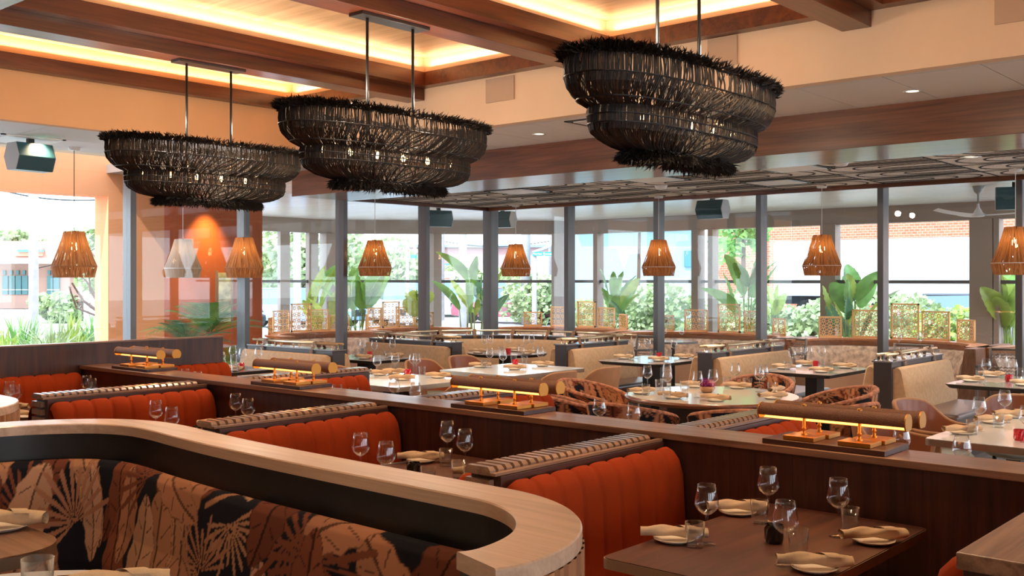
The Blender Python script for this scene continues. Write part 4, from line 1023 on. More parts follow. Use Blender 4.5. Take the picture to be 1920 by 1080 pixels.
# ================================================================== BOAT-SHAPED WOVEN CHANDELIERS
REED = plain('black_reed', (.008, .0055, .0045), .6, noise=.6, nscale=20)
REED2 = plain('brown_reed', (.042, .022, .013), .6, noise=.5, nscale=20)
FRNG = plain('raffia_fringe', (.012, .008, .007), .6, noise=.5, nscale=30)
def chandelier():
    """origin on the ceiling beam above; body hangs with its long axis along local Y"""
    t = thing('woven_chandelier', '', 'chandelier')
    zt = -.64; rq = random.Random(3)
    # plan: superellipse of half length A and half width B
    def ring(s, A, B, z):
        a = 2 * PI * s; c = math.cos(a); q = math.sin(a); e = .74
        return Vector((B * .9 * math.copysign(abs(q) ** e, q), A * .935 * math.copysign(abs(c) ** e, c), z * .84 + zt))
    tiers = [  # list of (A, B, z) down a tier, number of reeds, slant
        ([(.865, .275, 0), (.875, .285, -.06), (.870, .282, -.12)], 380, .002),
        ([(.873, .284, -.12), (.855, .272, -.18), (.80, .240, -.235), (.725, .195, -.27)], 440, .018),
        ([(.720, .205, -.262), (.728, .210, -.31), (.722, .205, -.37)], 340, .002),
        ([(.724, .206, -.36), (.705, .192, -.41), (.62, .155, -.455), (.46, .11, -.485)], 360, .02)]
    m = MB(); m2 = MB()
    for (P, n, sl) in tiers:
        for layer in range(2):
            nn = int(n * (1.15 if layer == 0 else .55))
            for i in range(nn):
                s0 = (i + rq.uniform(-.42, .42)) / nn; d = sl * rq.uniform(.5, 1.5) * (1 if layer == 0 else -.6) + rq.gauss(0, .0016)
                pts = []; K = 5 if len(P) > 3 else 4
                for k in range(K):
                    f = k / (K - 1) * (len(P) - 1); j = min(int(f), len(P) - 2); q = f - j
                    A = P[j][0] * (1 - q) + P[j + 1][0] * q; B = P[j][1] * (1 - q) + P[j + 1][1] * q; z = P[j][2] * (1 - q) + P[j + 1][2] * q
                    o = .006 * layer + rq.gauss(0, .0015); pts.append(ring(s0 + d * k / (K - 1), A - o, B - o, z))
                (m if rq.random() < .72 else m2).tube(pts, rq.uniform(.0026, .0050), 4, cap=False)
    m.build('reed_body', REED, t, label='dark woven reeds'); m2.build('brown_reeds', REED2, t, label='lighter brown reeds mixed into the weave')
    m = MB()
    for (A, B, z) in [(.868, .278, -.005), (.876, .286, -.118), (.728, .198, -.268), (.730, .212, -.315), (.728, .208, -.362), (.47, .115, -.483), (.80, .243, -.235)]:
        m.tube([ring(k / 90, A, B, z) for k in range(91)], .004, 5, cap=False)
    for s_ in (.06, .19, .31, .44, .56, .69, .81, .94):                    # ribs
        m.tube([ring(s_, A, B, z) for (P, n, sl) in tiers for (A, B, z) in P], .0045, 5)
    m.build('wire_frame', BLACK, t)
    def fringe(name, A, B, z, n, length, up, out):
        m = MB()
        for i in range(n):
            s_ = rq.random(); p = ring(s_, A + rq.uniform(-.02, .012), B + rq.uniform(-.02, .012), z + rq.uniform(-.02, .015)); c = Vector((0, p.y * .35, p.z)); d = (p - c); d.z = 0; d.normalize()
            tdir = Vector((-d.y, d.x, 0)); L = length * rq.uniform(.5, 1.25)
            v = (d * out + Vector((0, 0, up)) + tdir * rq.uniform(-.75, .75) + Vector((0, 0, rq.uniform(-.5, .4)))).normalized() * L
            w = rq.uniform(.0022, .0045); sd = v.cross(Vector((0, 0, 1))); sd = (sd.normalized() if sd.length > 1e-4 else tdir) * w
            b = p + v * .5 + Vector((0, 0, rq.uniform(-.008, .01)))
            m.add([p - sd, p + sd, b + sd, b - sd, p + v], [(0, 1, 2, 3), (3, 2, 4)])
            hgt = Vector((0, 0, w)); m.add([p - hgt, p + hgt, b + hgt, b - hgt, p + v], [(0, 1, 2, 3), (3, 2, 4)])
        return m.build(name, FRNG, t)
    fringe('top_fringe', .875, .285, .0, 5200, .048, .5, .5)
    fringe('bottom_fringe', .47, .115, -.50, 3600, .05, -.5, .5)
    for sy in (-.195, .195):
        MB().tube([(0, sy, 0), (0, sy, zt - .20)], .0095, 10).build('hanging_rod', BLACK, t, smooth=True)
    m = MB(); z = zt - .20
    m.tube([(0, -.6, z), (0, .6, z)], .009, 8); m.build('lamp_bar', BLACK, t)
    for k in range(6):
        y = -.55 + 1.10 * k / 5
        MB().lathe([(.001, z - .012), (.008, z - .014), (.013, z - .03), (.014, z - .04), (.009, z - .054), (.001, z - .057)], (0, y, 0), 10).build('bulb', plain('chandelier_bulb', (1, .7, .4), .5, emis=(1, .62, .25), es=14), t, smooth=True)
    m = MB().box(-.065, -.29, -.022, .065, .29, 0); m.build('ceiling_plate', plain('plate_metal', (.07, .065, .065), .3, metal=.8), t, bevel=.002)
    return t
CH = chandelier()
for (x, y, lab) in [(-7.01, 4.45, 'boat-shaped black woven chandelier at the left, smallest of three'), (-4.93, 4.45, 'boat-shaped black woven chandelier in the middle of three'), (-2.78, 4.45, 'boat-shaped black woven chandelier at the right, nearest and largest of three')]:
    place(CH, (x, y, 3.31), 0, lab, 'boat-shaped woven chandeliers')
    for dy in (-.45, -.15, .15, .45): point('chandelier_light', (x, y + dy, 3.31 - .64 - .17), 1.6, (1, .6, .28), .02)
    for dy in (-.35, .35): point('soffit_fill_light', (x, y + dy, 3.31 - .47), 16, (1, .80, .60), .05)  # added fill lights above the rims, brightening soffit and ceiling

# ================================================================== SPEAKERS
def speaker(loc, rz, lab, L=.36):
    t = thing('wall_speaker', lab, 'speaker', loc, rz)
    hexp = [(.13, 0), (.075, .13), (-.075, .13), (-.13, 0), (-.075, -.13), (.075, -.13)]
    v = [(-L / 2, a, b) for a, b in hexp] + [(L / 2, a, b) for a, b in hexp]
    MB().add(v, [tuple(range(6)), tuple(range(11, 5, -1))] + [(i, 6 + i, 6 + (i + 1) % 6, (i + 1) % 6) for i in range(6)]).build('cabinet', plain('teal_grille', (.03, .10, .13), .35), t, bevel=.004)
    for sx in (-1, 1):
        MB().add([(sx * (L / 2 + .001), a * .99, b * .99) for a, b in hexp] + [(sx * (L / 2 + .008), a * .97, b * .97) for a, b in hexp], [tuple(range(6)), tuple(range(6, 12))] + [(i, 6 + i, 6 + (i + 1) % 6, (i + 1) % 6) for i in range(6)]).build('end_panel', plain('grey_end', (.45, .46, .47), .5), t)
    MB().box(-.03, -.02, .13, .03, .02, .19).build('bracket', BLACK, t)
    return t
speaker((-9.9, 4.35, 2.81), PI / 2 + .12, 'teal hexagonal speaker under the tiled ceiling at the far left')
# ================================================================== PATIO BEYOND THE GLASS
def wp(px, d):
    """plan position of something seen at picture column px, d metres in front of the camera"""
    s = (px - 960) * d / 1930; return (-math.sin(YAW) * d + math.cos(YAW) * s, math.cos(YAW) * d + math.sin(YAW) * s)
PXW, PYW = -16.06, 16.33
STUCCO = plain('peach_stucco', (.80, .33, .15), .9, noise=.05, nscale=1.5)
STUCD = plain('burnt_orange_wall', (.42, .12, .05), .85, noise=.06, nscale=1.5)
TRIMB = plain('patio_bronze', (.30, .235, .20), .5)
SOFF = wood('patio_soffit', (.76, .70, .66), (.88, .84, .80), 'x', .35, coat=.4)
C1, C2 = (PXW, 12.9), (-12.75, PYW)                                   # ends of the chamfered facade
struct('ceiling', MB().prism([(-11.0, 8.6), (-16.3, 8.6), (-16.3, 13.0), (-12.9, 16.55), (5, 16.55), (5, 11.95), (-11.0, 11.95)], 2.82, 2.95), SOFF)
facs = [((PXW, 8.6), C1), (C1, C2), (C2, (5, PYW))]
k = 11
cols = []
for i, (a, b) in enumerate(facs):
    a = Vector((*a, 0)); b = Vector((*b, 0)); d = (b - a).normalized(); q = Vector((-d.y, d.x, 0)); L = (b - a).length; c = (a + b) / 2
    m = MB().obox((c.x, c.y, 2.69), d, q, (0, 0, 1), L / 2 + .05, .08, .14); m.obox((c.x, c.y, .25), d, q, (0, 0, 1), L / 2, .09, .25)
    p = struct('trim_%d' % (20 + i), m, TRIMB)
    MB().obox((c.x, c.y, 1.612), d, q, (0, 0, 1), L / 2, .025, .028).build('mid_rail', ALU, p)
# posts of the patio facade
def post(px, w, h=2.56, mat=TRIMB, x=None, y=None):
    kx = (px - 960) / 1930; dx = -math.sin(YAW) + math.cos(YAW) * kx; dy = math.cos(YAW) + math.sin(YAW) * kx
    if y is not None: X, Y = y * dx / dy, y
    elif x is not None: X, Y = x, x * dy / dx
    return X, Y
n_ = 23
for (px, w, kw) in [(532, .10, dict(x=PXW)), (585, .12, dict(x=PXW)), (614, .22, dict(x=PXW)), (813, .24, None), (1050, .26, None), (1122, .10, dict(y=PYW)), (1309, .16, dict(y=PYW)), (1337, .10, dict(y=PYW)), (1557, .26, dict(y=PYW)), (1843, .33, dict(y=PYW)), (1872, .08, dict(y=PYW))]:
    if kw: X, Y = post(px, w, **kw)
    else: X, Y = wp(px, 20.45)
    struct('trim_%d' % n_, box(X - w / 2, Y - .11, 0, X + w / 2, Y + .11, 2.56), TRIMB, bevel=.004); n_ += 1
# outdoor patio dining nooks: scalloped backs with wood caps
PRINT2 = plain('patio_fabric', (.55, .40, .33), .9, noise=.45, nscale=14)
PW = wood('patio_cap', (.36, .13, .05), (.58, .25, .11), 'x', .4)
BRZ = plain('brass_lattice', (.80, .46, .20), .45, metal=.3)
def nook(x0, x1, y, depth, lab, a=(1, 0), b=(0, 1), org=(0, 0)):
    """scalloped bench between two posts, bulging away from the room; a,b = plan axes"""
    t = thing('patio_bench', lab, 'bench', group='scalloped patio benches')
    cx = (x0 + x1) / 2; hw = (x1 - x0) / 2
    pts = []
    for i in range(25):
        s_ = -1 + 2 * i / 24; e = math.sqrt(max(0, 1 - abs(s_) ** 3.2)); u = cx + hw * s_; v = y + depth * e
        pts.append((org[0] + a[0] * u + b[0] * v, org[1] + a[1] * u + b[1] * v))
    if a[0] * b[1] - a[1] * b[0] < 0: pts = pts[::-1]
    def sw(prof, name, mat):
        m = MB(); n = len(prof); N = len(pts)
        for i, p in enumerate(pts):
            A = Vector(pts[max(i - 1, 0)]); B = Vector(pts[min(i + 1, N - 1)]); d = (B - A).normalized(); q = Vector((d.y, -d.x))
            for (o, z) in prof: m.v.append((p[0] + q.x * o, p[1] + q.y * o, z))
        for i in range(N - 1):
            for k in range(n): m.f.append((i * n + k, i * n + (k + 1) % n, (i + 1) * n + (k + 1) % n, (i + 1) * n + k)); m.m.append(0)
        m.f += [tuple(range(n - 1, -1, -1)), tuple((N - 1) * n + k for k in range(n))]; m.m += [0, 0]
        return m.build(name, mat, t, smooth='auto')
    sw([(-.14, .77), (-.14, .80), (.10, .80), (.10, .77)], 'cap', PW)
    sw([(-.10, 0), (-.10, .77), (.03, .77), (.03, 0)], 'outer_wall', PW)
    sw([(.031, .36), (.031, .70), (.10, .69), (.16, .55), (.20, .36)], 'backrest', PRINT2)
    sw([(.031, 0), (.031, .355), (.50, .355), (.52, .33), (.50, 0)], 'seat', plain('patio_seat', (.55, .30, .20), .6))
    return t, pts
nk = []
for (x0, x1, lab) in [(-12.4, -9.75, 'scalloped patio bench outside the far windows, left one'), (-9.6, -6.85, 'scalloped patio bench outside the far windows, second from the left'), (-6.7, -4.15, 'scalloped patio bench outside the far windows, third from the left'), (-4.0, -1.3, 'scalloped patio bench outside the far windows, at the right')]:
    nk.append(nook(x0, x1, 13.55, 1.05, lab))
for x in (-9.675, -6.775, -4.075):
    m = MB().add([(x - .13, 13.0, 0), (x + .13, 13.0, 0), (x + .13, 14.6, 0), (x - .13, 14.6, 0), (x - .065, 13.15, .80), (x + .065, 13.15, .80), (x + .065, 14.6, .80), (x - .065, 14.6, .80)],
                 [(3, 2, 1, 0), (4, 5, 6, 7), (0, 1, 5, 4), (1, 2, 6, 5), (2, 3, 7, 6), (3, 0, 4, 7)])
    m.build('patio_bench_post', wood('patio_post', (.18, .07, .035), (.30, .13, .07), 'z', .5), None, label={-9.675: 'tapered wooden post between the left and second patio benches', -6.775: 'tapered wooden post between the second and third patio benches', -4.075: 'tapered wooden post between the third and right patio benches'}[x], cat='post')
nk.append(nook(9.35, 11.25, 12.6, .9, 'scalloped patio bench outside the left windows, nearer one', a=(0, 1), b=(-1, 0)))
nk.append(nook(11.3, 13.2, 12.6, .9, 'scalloped patio bench outside the left windows, near the corner', a=(0, 1), b=(-1, 0)))
# pierced brass panels standing behind the caps, stepping up and down
def lattice(w, h):
    m = MB(); f = .022
    m.box(-w / 2, -.012, 0, -w / 2 + f, .012, h).box(w / 2 - f, -.012, 0, w / 2, .012, h).box(-w / 2, -.012, h - f, w / 2, .012, h).box(-w / 2, -.012, 0, w / 2, .012, f * 1.4)
    return m
def lattice_fill(w, h):
    m = MB(); c = .085; nx_, nz = max(1, int(w / c)), max(1, int(h / c)); cw, chh = w / nx_, h / nz
    for i in range(nx_):
        for j in range(nz):
            x, z = -w / 2 + cw * (i + .5), chh * (j + .5)
            for k in range(8):
                a = PI / 4 * k; r1 = .012; r2 = cw * .52 if k % 2 == 0 else cw * .66
                p = Vector((x + math.cos(a) * r1, 0, z + math.sin(a) * r1)); q = Vector((x + math.cos(a) * r2, 0, z + math.sin(a) * r2)); t_ = Vector((-math.sin(a), 0, math.cos(a))) * .0035
                e = Vector((0, .004, 0)); m.add([p - t_ - e, p + t_ - e, q + t_ - e, q - t_ - e, p - t_ + e, p + t_ + e, q + t_ + e, q - t_ + e], [(0, 1, 2, 3), (7, 6, 5, 4), (0, 4, 5, 1), (3, 2, 6, 7), (1, 5, 6, 2), (0, 3, 7, 4)])
            pts = [(x + cw * .27 * math.cos(PI / 4 * k), 0, z + cw * .27 * math.sin(PI / 4 * k)) for k in range(9)]
            m.tube(pts, .0045, 4, cap=False)
    return m
hs = [.26, .36, .46, .36, .26]
pwords = ['first', 'second', 'tallest middle', 'fourth', 'fifth']
bnames = ['the left patio bench', 'the second patio bench', 'the third patio bench', 'the right patio bench', 'the bench outside the nearer left windows', 'the corner bench outside the left windows']
for bi, (t, pts) in enumerate(nk):
    m_ = len(pts)
    for i, f in enumerate((.16, .33, .5, .67, .84)):
        k = int(f * (m_ - 1)); p = Vector(pts[k]); d = (Vector(pts[k + 1]) - Vector(pts[k - 1])).normalized(); q = Vector((d.y, -d.x)) 
        w = .40 if i in (1, 2, 3) else .34; h = hs[i] + .05 * (bi == 2)
        tt = thing('lattice_panel', 'pierced brass panel, %s on the cap of %s' % (pwords[i], bnames[bi]), 'lattice panel', (p.x - q.x * .06, p.y - q.y * .06, .80), math.atan2(d.y, d.x), 'pierced brass panels on the patio bench caps')
        lattice(w, h).build('frame', BRZ, tt); lattice_fill(w - .04, h - .05).build('lattice', BRZ, tt).location = (0, 0, .03)
# patio chairs with rope backs, and two patio tables
def rope_chair():
    t = thing('rope_chair', '', 'chair'); G = plain('grey_teak', (.16, .13, .12), .6)
    for sx in (-1, 1):
        MB().tube([(sx * .25, -.24, 0), (sx * .25, -.26, .45), (sx * .25, -.30, .82)], .018, 8).build('rear_leg', G, t, smooth=True)
        MB().tube([(sx * .25, .24, 0), (sx * .25, .22, .62)], .018, 8).build('front_leg', G, t, smooth=True)
        MB().tube([(sx * .25, -.27, .62), (sx * .25, .24, .62)], .018, 8).build('armrest', G, t, smooth=True)
    MB().tube([(-.25, -.30, .80), (0, -.33, .80), (.25, -.30, .80)], .016, 8).build('top_rail', G, t, smooth=True)
    m = MB()
    for z in (.74, .70, .58, .54, .50):
        m.tube([(-.25 + .5 * i / 24, -.29 - .02 * math.sin(PI * i / 24), z + .007 * (-1) ** i) for i in range(25)], .010, 5)
    m.build('rope_back', plain('rope', (.45, .33, .27), .8), t)
    MB().box(-.25, -.25, .40, .25, .24, .45).build('seat', plain('rope', (.45, .33, .27), .8), t, bevel=.015)
    return t
RC = rope_chair()
for (px, d, rz, lab) in [(1692, 13.1, PI * .97, 'grey rope-back chair on the patio left of the right window booth'), (1464, 14.4, PI * 1.02, 'grey rope-back chair on the patio beside the right-centre mullion'), (1885, 12.2, PI, 'grey rope-back chair on the patio at the right edge'),
                         (1185, 15.2, PI * .9, 'grey rope-back chair on the patio behind the round table booth'), (715, 15.4, 2.2, 'grey rope-back chair on the patio outside the left windows')]:
    x, y = wp(px, d); place(RC, (x, y, 0), rz, lab, 'rope-back patio chairs')
for (px, d, lab, wh) in [(1705, 13.9, 'small patio table with two wine glasses seen above the right window booth', 'right'), (1262, 15.6, 'small patio table seen between the mullions behind the round table', 'middle')]:
    x, y = wp(px, d)
    t = thing('patio_table', lab, 'table', (x, y, 0)); MB().lathe([(.001, .72), (.38, .72), (.38, .69), (.001, .69)], n=30).build('tabletop', GREYTOP, t); MB().lathe([(.03, 0.02), (.03, .69)], n=12).build('pedestal', BLACK, t); MB().lathe([(.22, 0), (.22, .02), (.001, .021)], n=16).build('foot_plate', BLACK, t)
    put('w', x - .12, y - .05, 'left one on the %s patio table' % wh, .72); put('w', x + .14, y + .02, 'right one on the %s patio table' % wh, .72)
# patio speakers, fan, pendant, recessed lights
for (px, py, d, rz, lab) in [(1336, 393, 14.3, 0.0, 'teal hexagonal speaker on the patio ceiling right of the fifth pendant'), (822, 404, 16.6, 1.2, 'teal hexagonal speaker on the patio ceiling left of the corner'), (942, 412, 16.8, 0.2, 'dark hexagonal speaker on the patio ceiling just right of the corner mullion'), (1903, 372, 11.9, .3, 'dark speaker on the patio ceiling at the right edge')]:
    x, y = wp(px, d); z = 1.65 + (524 - py) * d / 1930; speaker((x, y, min(z, 2.63)), rz, lab, .40)
x, y = wp(1834, 12.9)
t = thing('ceiling_fan', 'white three-blade ceiling fan on the patio at right', 'ceiling fan', (x, y, 2.82))
MB().lathe([(.001, 0), (.07, 0), (.05, -.07), (.02, -.10), (.012, -.10), (.012, -.26), (.001, -.26)], n=16).build('downrod', plain('fan_grey', (.35, .34, .33), .4), t, smooth=True)
MB().lathe([(.012, -.22), (.02, -.27), (.06, -.34), (.10, -.36), (.06, -.385), (.001, -.39)], n=20).build('motor', WHITE, t, smooth=True)
for kk in range(3):
    a = R(8 + 120 * kk); m = MB()
    m.grid(lambda u, v: ((.08 + .68 * u) * math.cos(a) - (v - .5) * .15 * (1 - .45 * u) * math.sin(a), (.08 + .68 * u) * math.sin(a) + (v - .5) * .15 * (1 - .45 * u) * math.cos(a), -.365 + .05 * u * u + .025 * (v - .5)), 12, 4)
    m.build('blade', WHITE, t, smooth=True)
x = -11.35; kx = (343 - 960) / 1930; y = x * (math.cos(YAW) + math.sin(YAW) * kx) / (-math.sin(YAW) + math.cos(YAW) * kx)
struct('trim_40', box(-12.4, 6.4, 2.99, -11.0, 8.6, 3.1), TRIMB)
place(pendant(1.32, JUTEP, WHITE, 'pale_pendant_lamp'), (x, y, 2.99), 0, 'pale pendant lamp outside the glass before the burnt orange wall')
# stucco walls on the left: bright frame of the garden opening, then the shaded burnt-orange wall
def yat(px, x): kx = (px - 960) / 1930; return x * (math.cos(YAW) + math.sin(YAW) * kx) / (-math.sin(YAW) + math.cos(YAW) * kx)
xs = -12.4; ya, yb = yat(203, xs), yat(308, xs)
m = MB().box(xs - .35, ya, -.1, xs, yb, 3.6).box(xs - .35, -2, 2.70, xs, ya, 3.6)
struct('wall_garden_frame', m, STUCCO)
xd = -13.3; yc, yd = yat(300, xd), yat(492, xd)
struct('wall_patio_left', MB().box(xd - .2, yc - .6, 0, xd, yd, 3.0), STUCD)
struct('ceiling', MB().box(-13.5, yb - .2, 2.95, -11.0, 8.65, 3.02), SOFF)
spot('wall_washer', (xd + .28, yat(385, xd), 2.9), 160, (1, .50, .12), size=70, blend=.9, rot=(0, R(8), 0))
# small window in that wall
ww = thing('patio_window', 'narrow bright window in the burnt orange wall left of the second mullion', 'window', (0, 0, 0))
y0, y1 = yat(407, xd), yat(432, xd)
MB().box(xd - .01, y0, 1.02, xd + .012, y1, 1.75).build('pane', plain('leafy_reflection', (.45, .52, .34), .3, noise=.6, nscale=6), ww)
MB().box(xd, y0 - .03, 1.0, xd + .03, y0, 1.78).build('frame', TRIMB, ww); MB().box(xd, y1, 1.0, xd + .03, y1 + .03, 1.78).build('frame', TRIMB, ww)

# ================================================================== PLANTS
def gmat(name, c, tr=.35):
    m, n, l, b = _new(name); b.inputs['Base Color'].default_value = (*c, 1); b.inputs['Roughness'].default_value = .38
    t = n.new('ShaderNodeTexCoord'); x = n.new('ShaderNodeTexNoise'); x.inputs['Scale'].default_value = 3; l.new(t.outputs['Object'], x.inputs[0])
    r = n.new('ShaderNodeValToRGB'); r.color_ramp.elements[0].position = .3; r.color_ramp.elements[1].position = .7; r.color_ramp.elements[0].color = (*[v * .6 for v in c], 1); r.color_ramp.elements[1].color = (*[min(1, v * 1.5) for v in c], 1)
    l.new(x.outputs[0], r.inputs[0]); l.new(r.outputs[0], b.inputs['Base Color'])
    q = n.new('ShaderNodeBsdfTranslucent'); l.new(r.outputs[0], q.inputs[0]); mx = n.new('ShaderNodeMixShader'); mx.inputs[0].default_value = tr
    l.new(b.outputs[0], mx.inputs[1]); l.new(q.outputs[0], mx.inputs[2]); l.new(mx.outputs[0], n['Material Output'].inputs[0]); return m
LEAF1, LEAF2, LEAF3, LEAF4 = gmat('banana_leaf', (.22, .42, .12)), gmat('yellow_leaf', (.36, .46, .10)), gmat('dark_leaf', (.10, .24, .13)), gmat('pale_bush', (.36, .43, .22))
TERRA = plain('planter', (.45, .24, .14), .8)
def banana(x, y, z, n, h, spread, seed, lab, mat=LEAF1, w=.15, lean=.35, LL=.8):
    rq = random.Random(seed); t = thing('banana_plant', lab, 'plant', (x, y, z), group='big-leaved patio plants')
    for k in range(n):
        a = rq.uniform(0, 2 * PI); hh = h * rq.uniform(.45, 1.0); sp_ = spread * rq.uniform(.15, 1) * (1.15 - hh / h * .75); d = Vector((math.cos(a), math.sin(a), 0)); L = LL * rq.uniform(.7, 1.15)
        base = Vector((rq.uniform(-.08, .08), rq.uniform(-.08, .08), 0)); top = base + d * sp_ * .45 + Vector((0, 0, hh * .62))
        dirv = (d * rq.uniform(.25, .9) * lean * 2 + Vector((0, 0, 1))).normalized(); side = dirv.cross(Vector((rq.uniform(-1, 1), rq.uniform(-1, 1), .2))).normalized(); droop = rq.uniform(.05, .5)
        MB().tube([base, (base + top) / 2 + d * .02, top], .011, 5, r1=.007).build('stalk', LEAF2, t, smooth=True)
        W = w * rq.uniform(.75, 1.2)
        up = side.cross(dirv)
        def lf(u, v):
            wd = W * math.sin(PI * min(1, u * .96 + .03)) ** .6 * (1 - .25 * u); c = top + dirv * L * u + d * droop * u * u * L * .5 - Vector((0, 0, droop * u * u * L * .6))
            s_ = (v - .5) * 2; return tuple(c + side * wd * s_ + up * (abs(s_) * wd * .35 + .012 * math.sin(u * 40) * abs(s_)))
        MB().grid(lf, 16, 6).build('leaf', mat if rq.random() < .75 else LEAF2, t, smooth=True)
    MB().lathe([(.001, -.02), (.16, -.02), (.19, -.30), (.15, -z + .0), (.001, -z)], n=16).build('pot', TERRA, t, smooth=True)
    return t
for (px, d, n, h, sp_, seed, lab, mt, w, LL) in [
    (672, 18.2, 12, 1.45, .8, 1, 'big-leaved plant right of the third dark mullion', LEAF1, .17, .85), (655, 17.6, 3, 2.15, .2, 21, 'tall upright banana leaf beside the third dark mullion', LEAF1, .14, 1.0),
    (788, 18.5, 7, 1.2, .6, 2, 'yellow-green leafy plant left of the fourth dark mullion', LEAF2, .17, .5),
    (878, 18.4, 8, 1.9, .35, 3, 'tall pointed plant between the fourth mullion and the corner', LEAF1, .09, .85), (905, 18.8, 6, 1.4, .5, 31, 'leafy plant just left of the corner mullion', LEAF3, .12, .7),
    (1150, 18.6, 10, 1.55, .55, 4, 'leafy plant between the fourth and fifth pendants', LEAF1, .11, .7), (1170, 18.2, 5, .85, .4, 41, 'low spiky plant beneath the fifth pendant', LEAF3, .05, .5),
    (1398, 17.6, 10, 1.75, .6, 5, 'broad-leaved plant left of the seventh mullion', LEAF1, .14, .8), (1452, 18.4, 5, 1.25, .5, 51, 'yellow-green plant just right of the seventh mullion', LEAF2, .12, .6),
    (1602, 16.6, 12, 1.55, .6, 6, 'large glossy plant beside the second pendant from the right', LEAF1, .16, .75), (1590, 15.9, 6, .95, .7, 61, 'dark glossy leaves low before the large plant', LEAF3, .15, .5),
    (1890, 15.4, 13, 1.30, .50, 7, 'large pale green plant at the right edge', LEAF2, .19, .8), (1895, 16.8, 5, 1.5, .4, 71, 'second green plant behind the one at the right edge', LEAF1, .15, .7),
    (580, 18.0, 5, 1.3, .9, 8, 'arching leafy plant between the second and third mullions', LEAF1, .10, 1.0), (610, 17.4, 5, 1.1, .5, 81, 'leaning green plant left of the third mullion', LEAF2, .14, .7)]:
    x, y = wp(px, d); banana(x, y, .45, n, h, sp_, seed, lab, mt, w, .35, LL)
def palm(px, d, z, n, L, seed, lab, mat):
    x, y = wp(px, d); rq = random.Random(seed); t = thing('palm', lab, 'plant', (x, y, z))
    for k in range(n):
        a = 2 * PI * k / n + rq.uniform(-.2, .2); e = rq.uniform(.5, 1.3); m = MB(); pts = []
        for i in range(14):
            u = i / 13; pts.append(Vector((math.cos(a) * L * u * math.cos(e) * 1.1, math.sin(a) * L * u * math.cos(e) * 1.1, L * u * math.sin(e) - .45 * L * u * u)))
        m.tube(pts, .007, 4, r1=.002)
        for i in range(2, 14):
            for sgn in (-1, 1):
                for o in (0, .5):
                    p = pts[i] if o == 0 else (pts[i] + pts[i - 1]) / 2; tg = (pts[min(i + 1, 13)] - pts[i - 1]).normalized(); sd = tg.cross(Vector((0, 0, 1))).normalized() * sgn
                    ll = L * .34 * math.sin(PI * (.18 + .75 * i / 13)); q = p + (sd * .75 + tg * .65 + Vector((0, 0, -.15))).normalized() * ll; w_ = tg * .008
                    m.add([p - w_, p + w_, q], [(0, 1, 2)])
        m.build('frond', mat, t)
    MB().tube([(0, 0, -z), (0, 0, .05)], .05, 8).build('trunk', TERRA, t); return t
palm(392, 12.9, .95, 16, .85, 3, 'feathery palm before the burnt orange wall', LEAF1); palm(352, 12.6, .8, 13, .7, 4, 'smaller palm low at the left of the burnt orange wall', LEAF3)
palm(425, 12.8, .55, 12, .65, 5, 'low palm beside the second mullion from the left', LEAF2)
# grasses outside the opening
def agave(px, d, r, seed, lab, mat, z=0.0, n=60, nm='grass_clump'):
    x, y = wp(px, d); rq = random.Random(seed); m = MB()
    for k in range(n):
        a = rq.uniform(0, 2 * PI); e = rq.uniform(.4, 1.5); L = r * rq.uniform(.6, 1.15); w = r * .02; p0 = Vector((rq.uniform(-.1, .1) * r, rq.uniform(-.1, .1) * r, 0)); d1 = Vector((math.cos(a) * math.cos(e), math.sin(a) * math.cos(e), math.sin(e)))
        s_ = d1.cross(Vector((0, 0, 1))); s_ = (s_.normalized() if s_.length > 1e-3 else Vector((1, 0, 0))) * w; p1 = p0 + d1 * L * .55; p2 = p0 + d1 * L - Vector((0, 0, L * .18))
        m.add([p0 - s_, p0 + s_, p1 + s_ * .8, p1 - s_ * .8, p2], [(0, 1, 2, 3), (3, 2, 4)])
    m.build(nm, mat, None, loc=(x, y, z), label=lab, cat='plant', group='spiky plants outside the left opening')
for (px, d, r, sd, lab, mt) in [(42, 16, 1.05, 1, 'spiky grass clump at the far left outside', LEAF1), (8, 15.5, .8, 2, 'spiky grass clump cut by the left edge outside', LEAF2), (100, 15.5, 1.0, 3, 'pale spiky clump below the first pendant lamp', LEAF4), (132, 16.5, .95, 4, 'yellow spiky clump right of the pole', LEAF2), (172, 17, 1.05, 5, 'spiky clump beside the peach column', LEAF1), (70, 15, .7, 6, 'low pale clump in front of the pole', LEAF4), (150, 15.2, .6, 61, 'small pale clump near the opening sill', LEAF4)]:
    agave(px, d, r, sd, lab, mt, z=0.32, n=90)
# ocotillo with thorny stems
x, y = wp(222, 14.6); t = thing('ocotillo', 'bare thorny ocotillo beside the peach column', 'plant', (x, y, 0)); BK = plain('dark_bark', (.10, .06, .045), .9); rq = random.Random(8)
for (pts) in [[(.0, .3), (-.02, .9), (-.25, 1.3), (-.45, 1.62), (-.62, 1.78)], [(0, .3), (-.05, 1.0), (-.35, 1.15), (-.60, 1.25), (-.70, 1.55)], [(0, .3), (.02, .95), (-.12, 1.35), (-.14, 1.75), (-.40, 2.05)], [(0, .4), (-.08, .95), (-.4, 1.5), (-.42, 1.75)], [(0, .4), (.05, 1.1), (-.02, 1.5), (.05, 1.75)], [(-.3, 1.2), (-.5, 1.35), (-.66, 1.6)]]:
    ct_, st_ = math.cos(YAW), math.sin(YAW); P = [Vector((a * ct_, a * st_, z)) for a, z in pts]; m = MB(); m.tube(P, .022, 6, r1=.012)
    for i in range(len(P) - 1):
        for q in range(12):
            p = P[i].lerp(P[i + 1], q / 12); v = Vector((rq.uniform(-1, 1), rq.uniform(-1, 1), rq.uniform(-.3, 1))).normalized() * .05; s_ = Vector((.006, 0, .006)); m.add([p - s_, p + s_, p + v], [(0, 1, 2)])
    m.build('stem', BK, t)

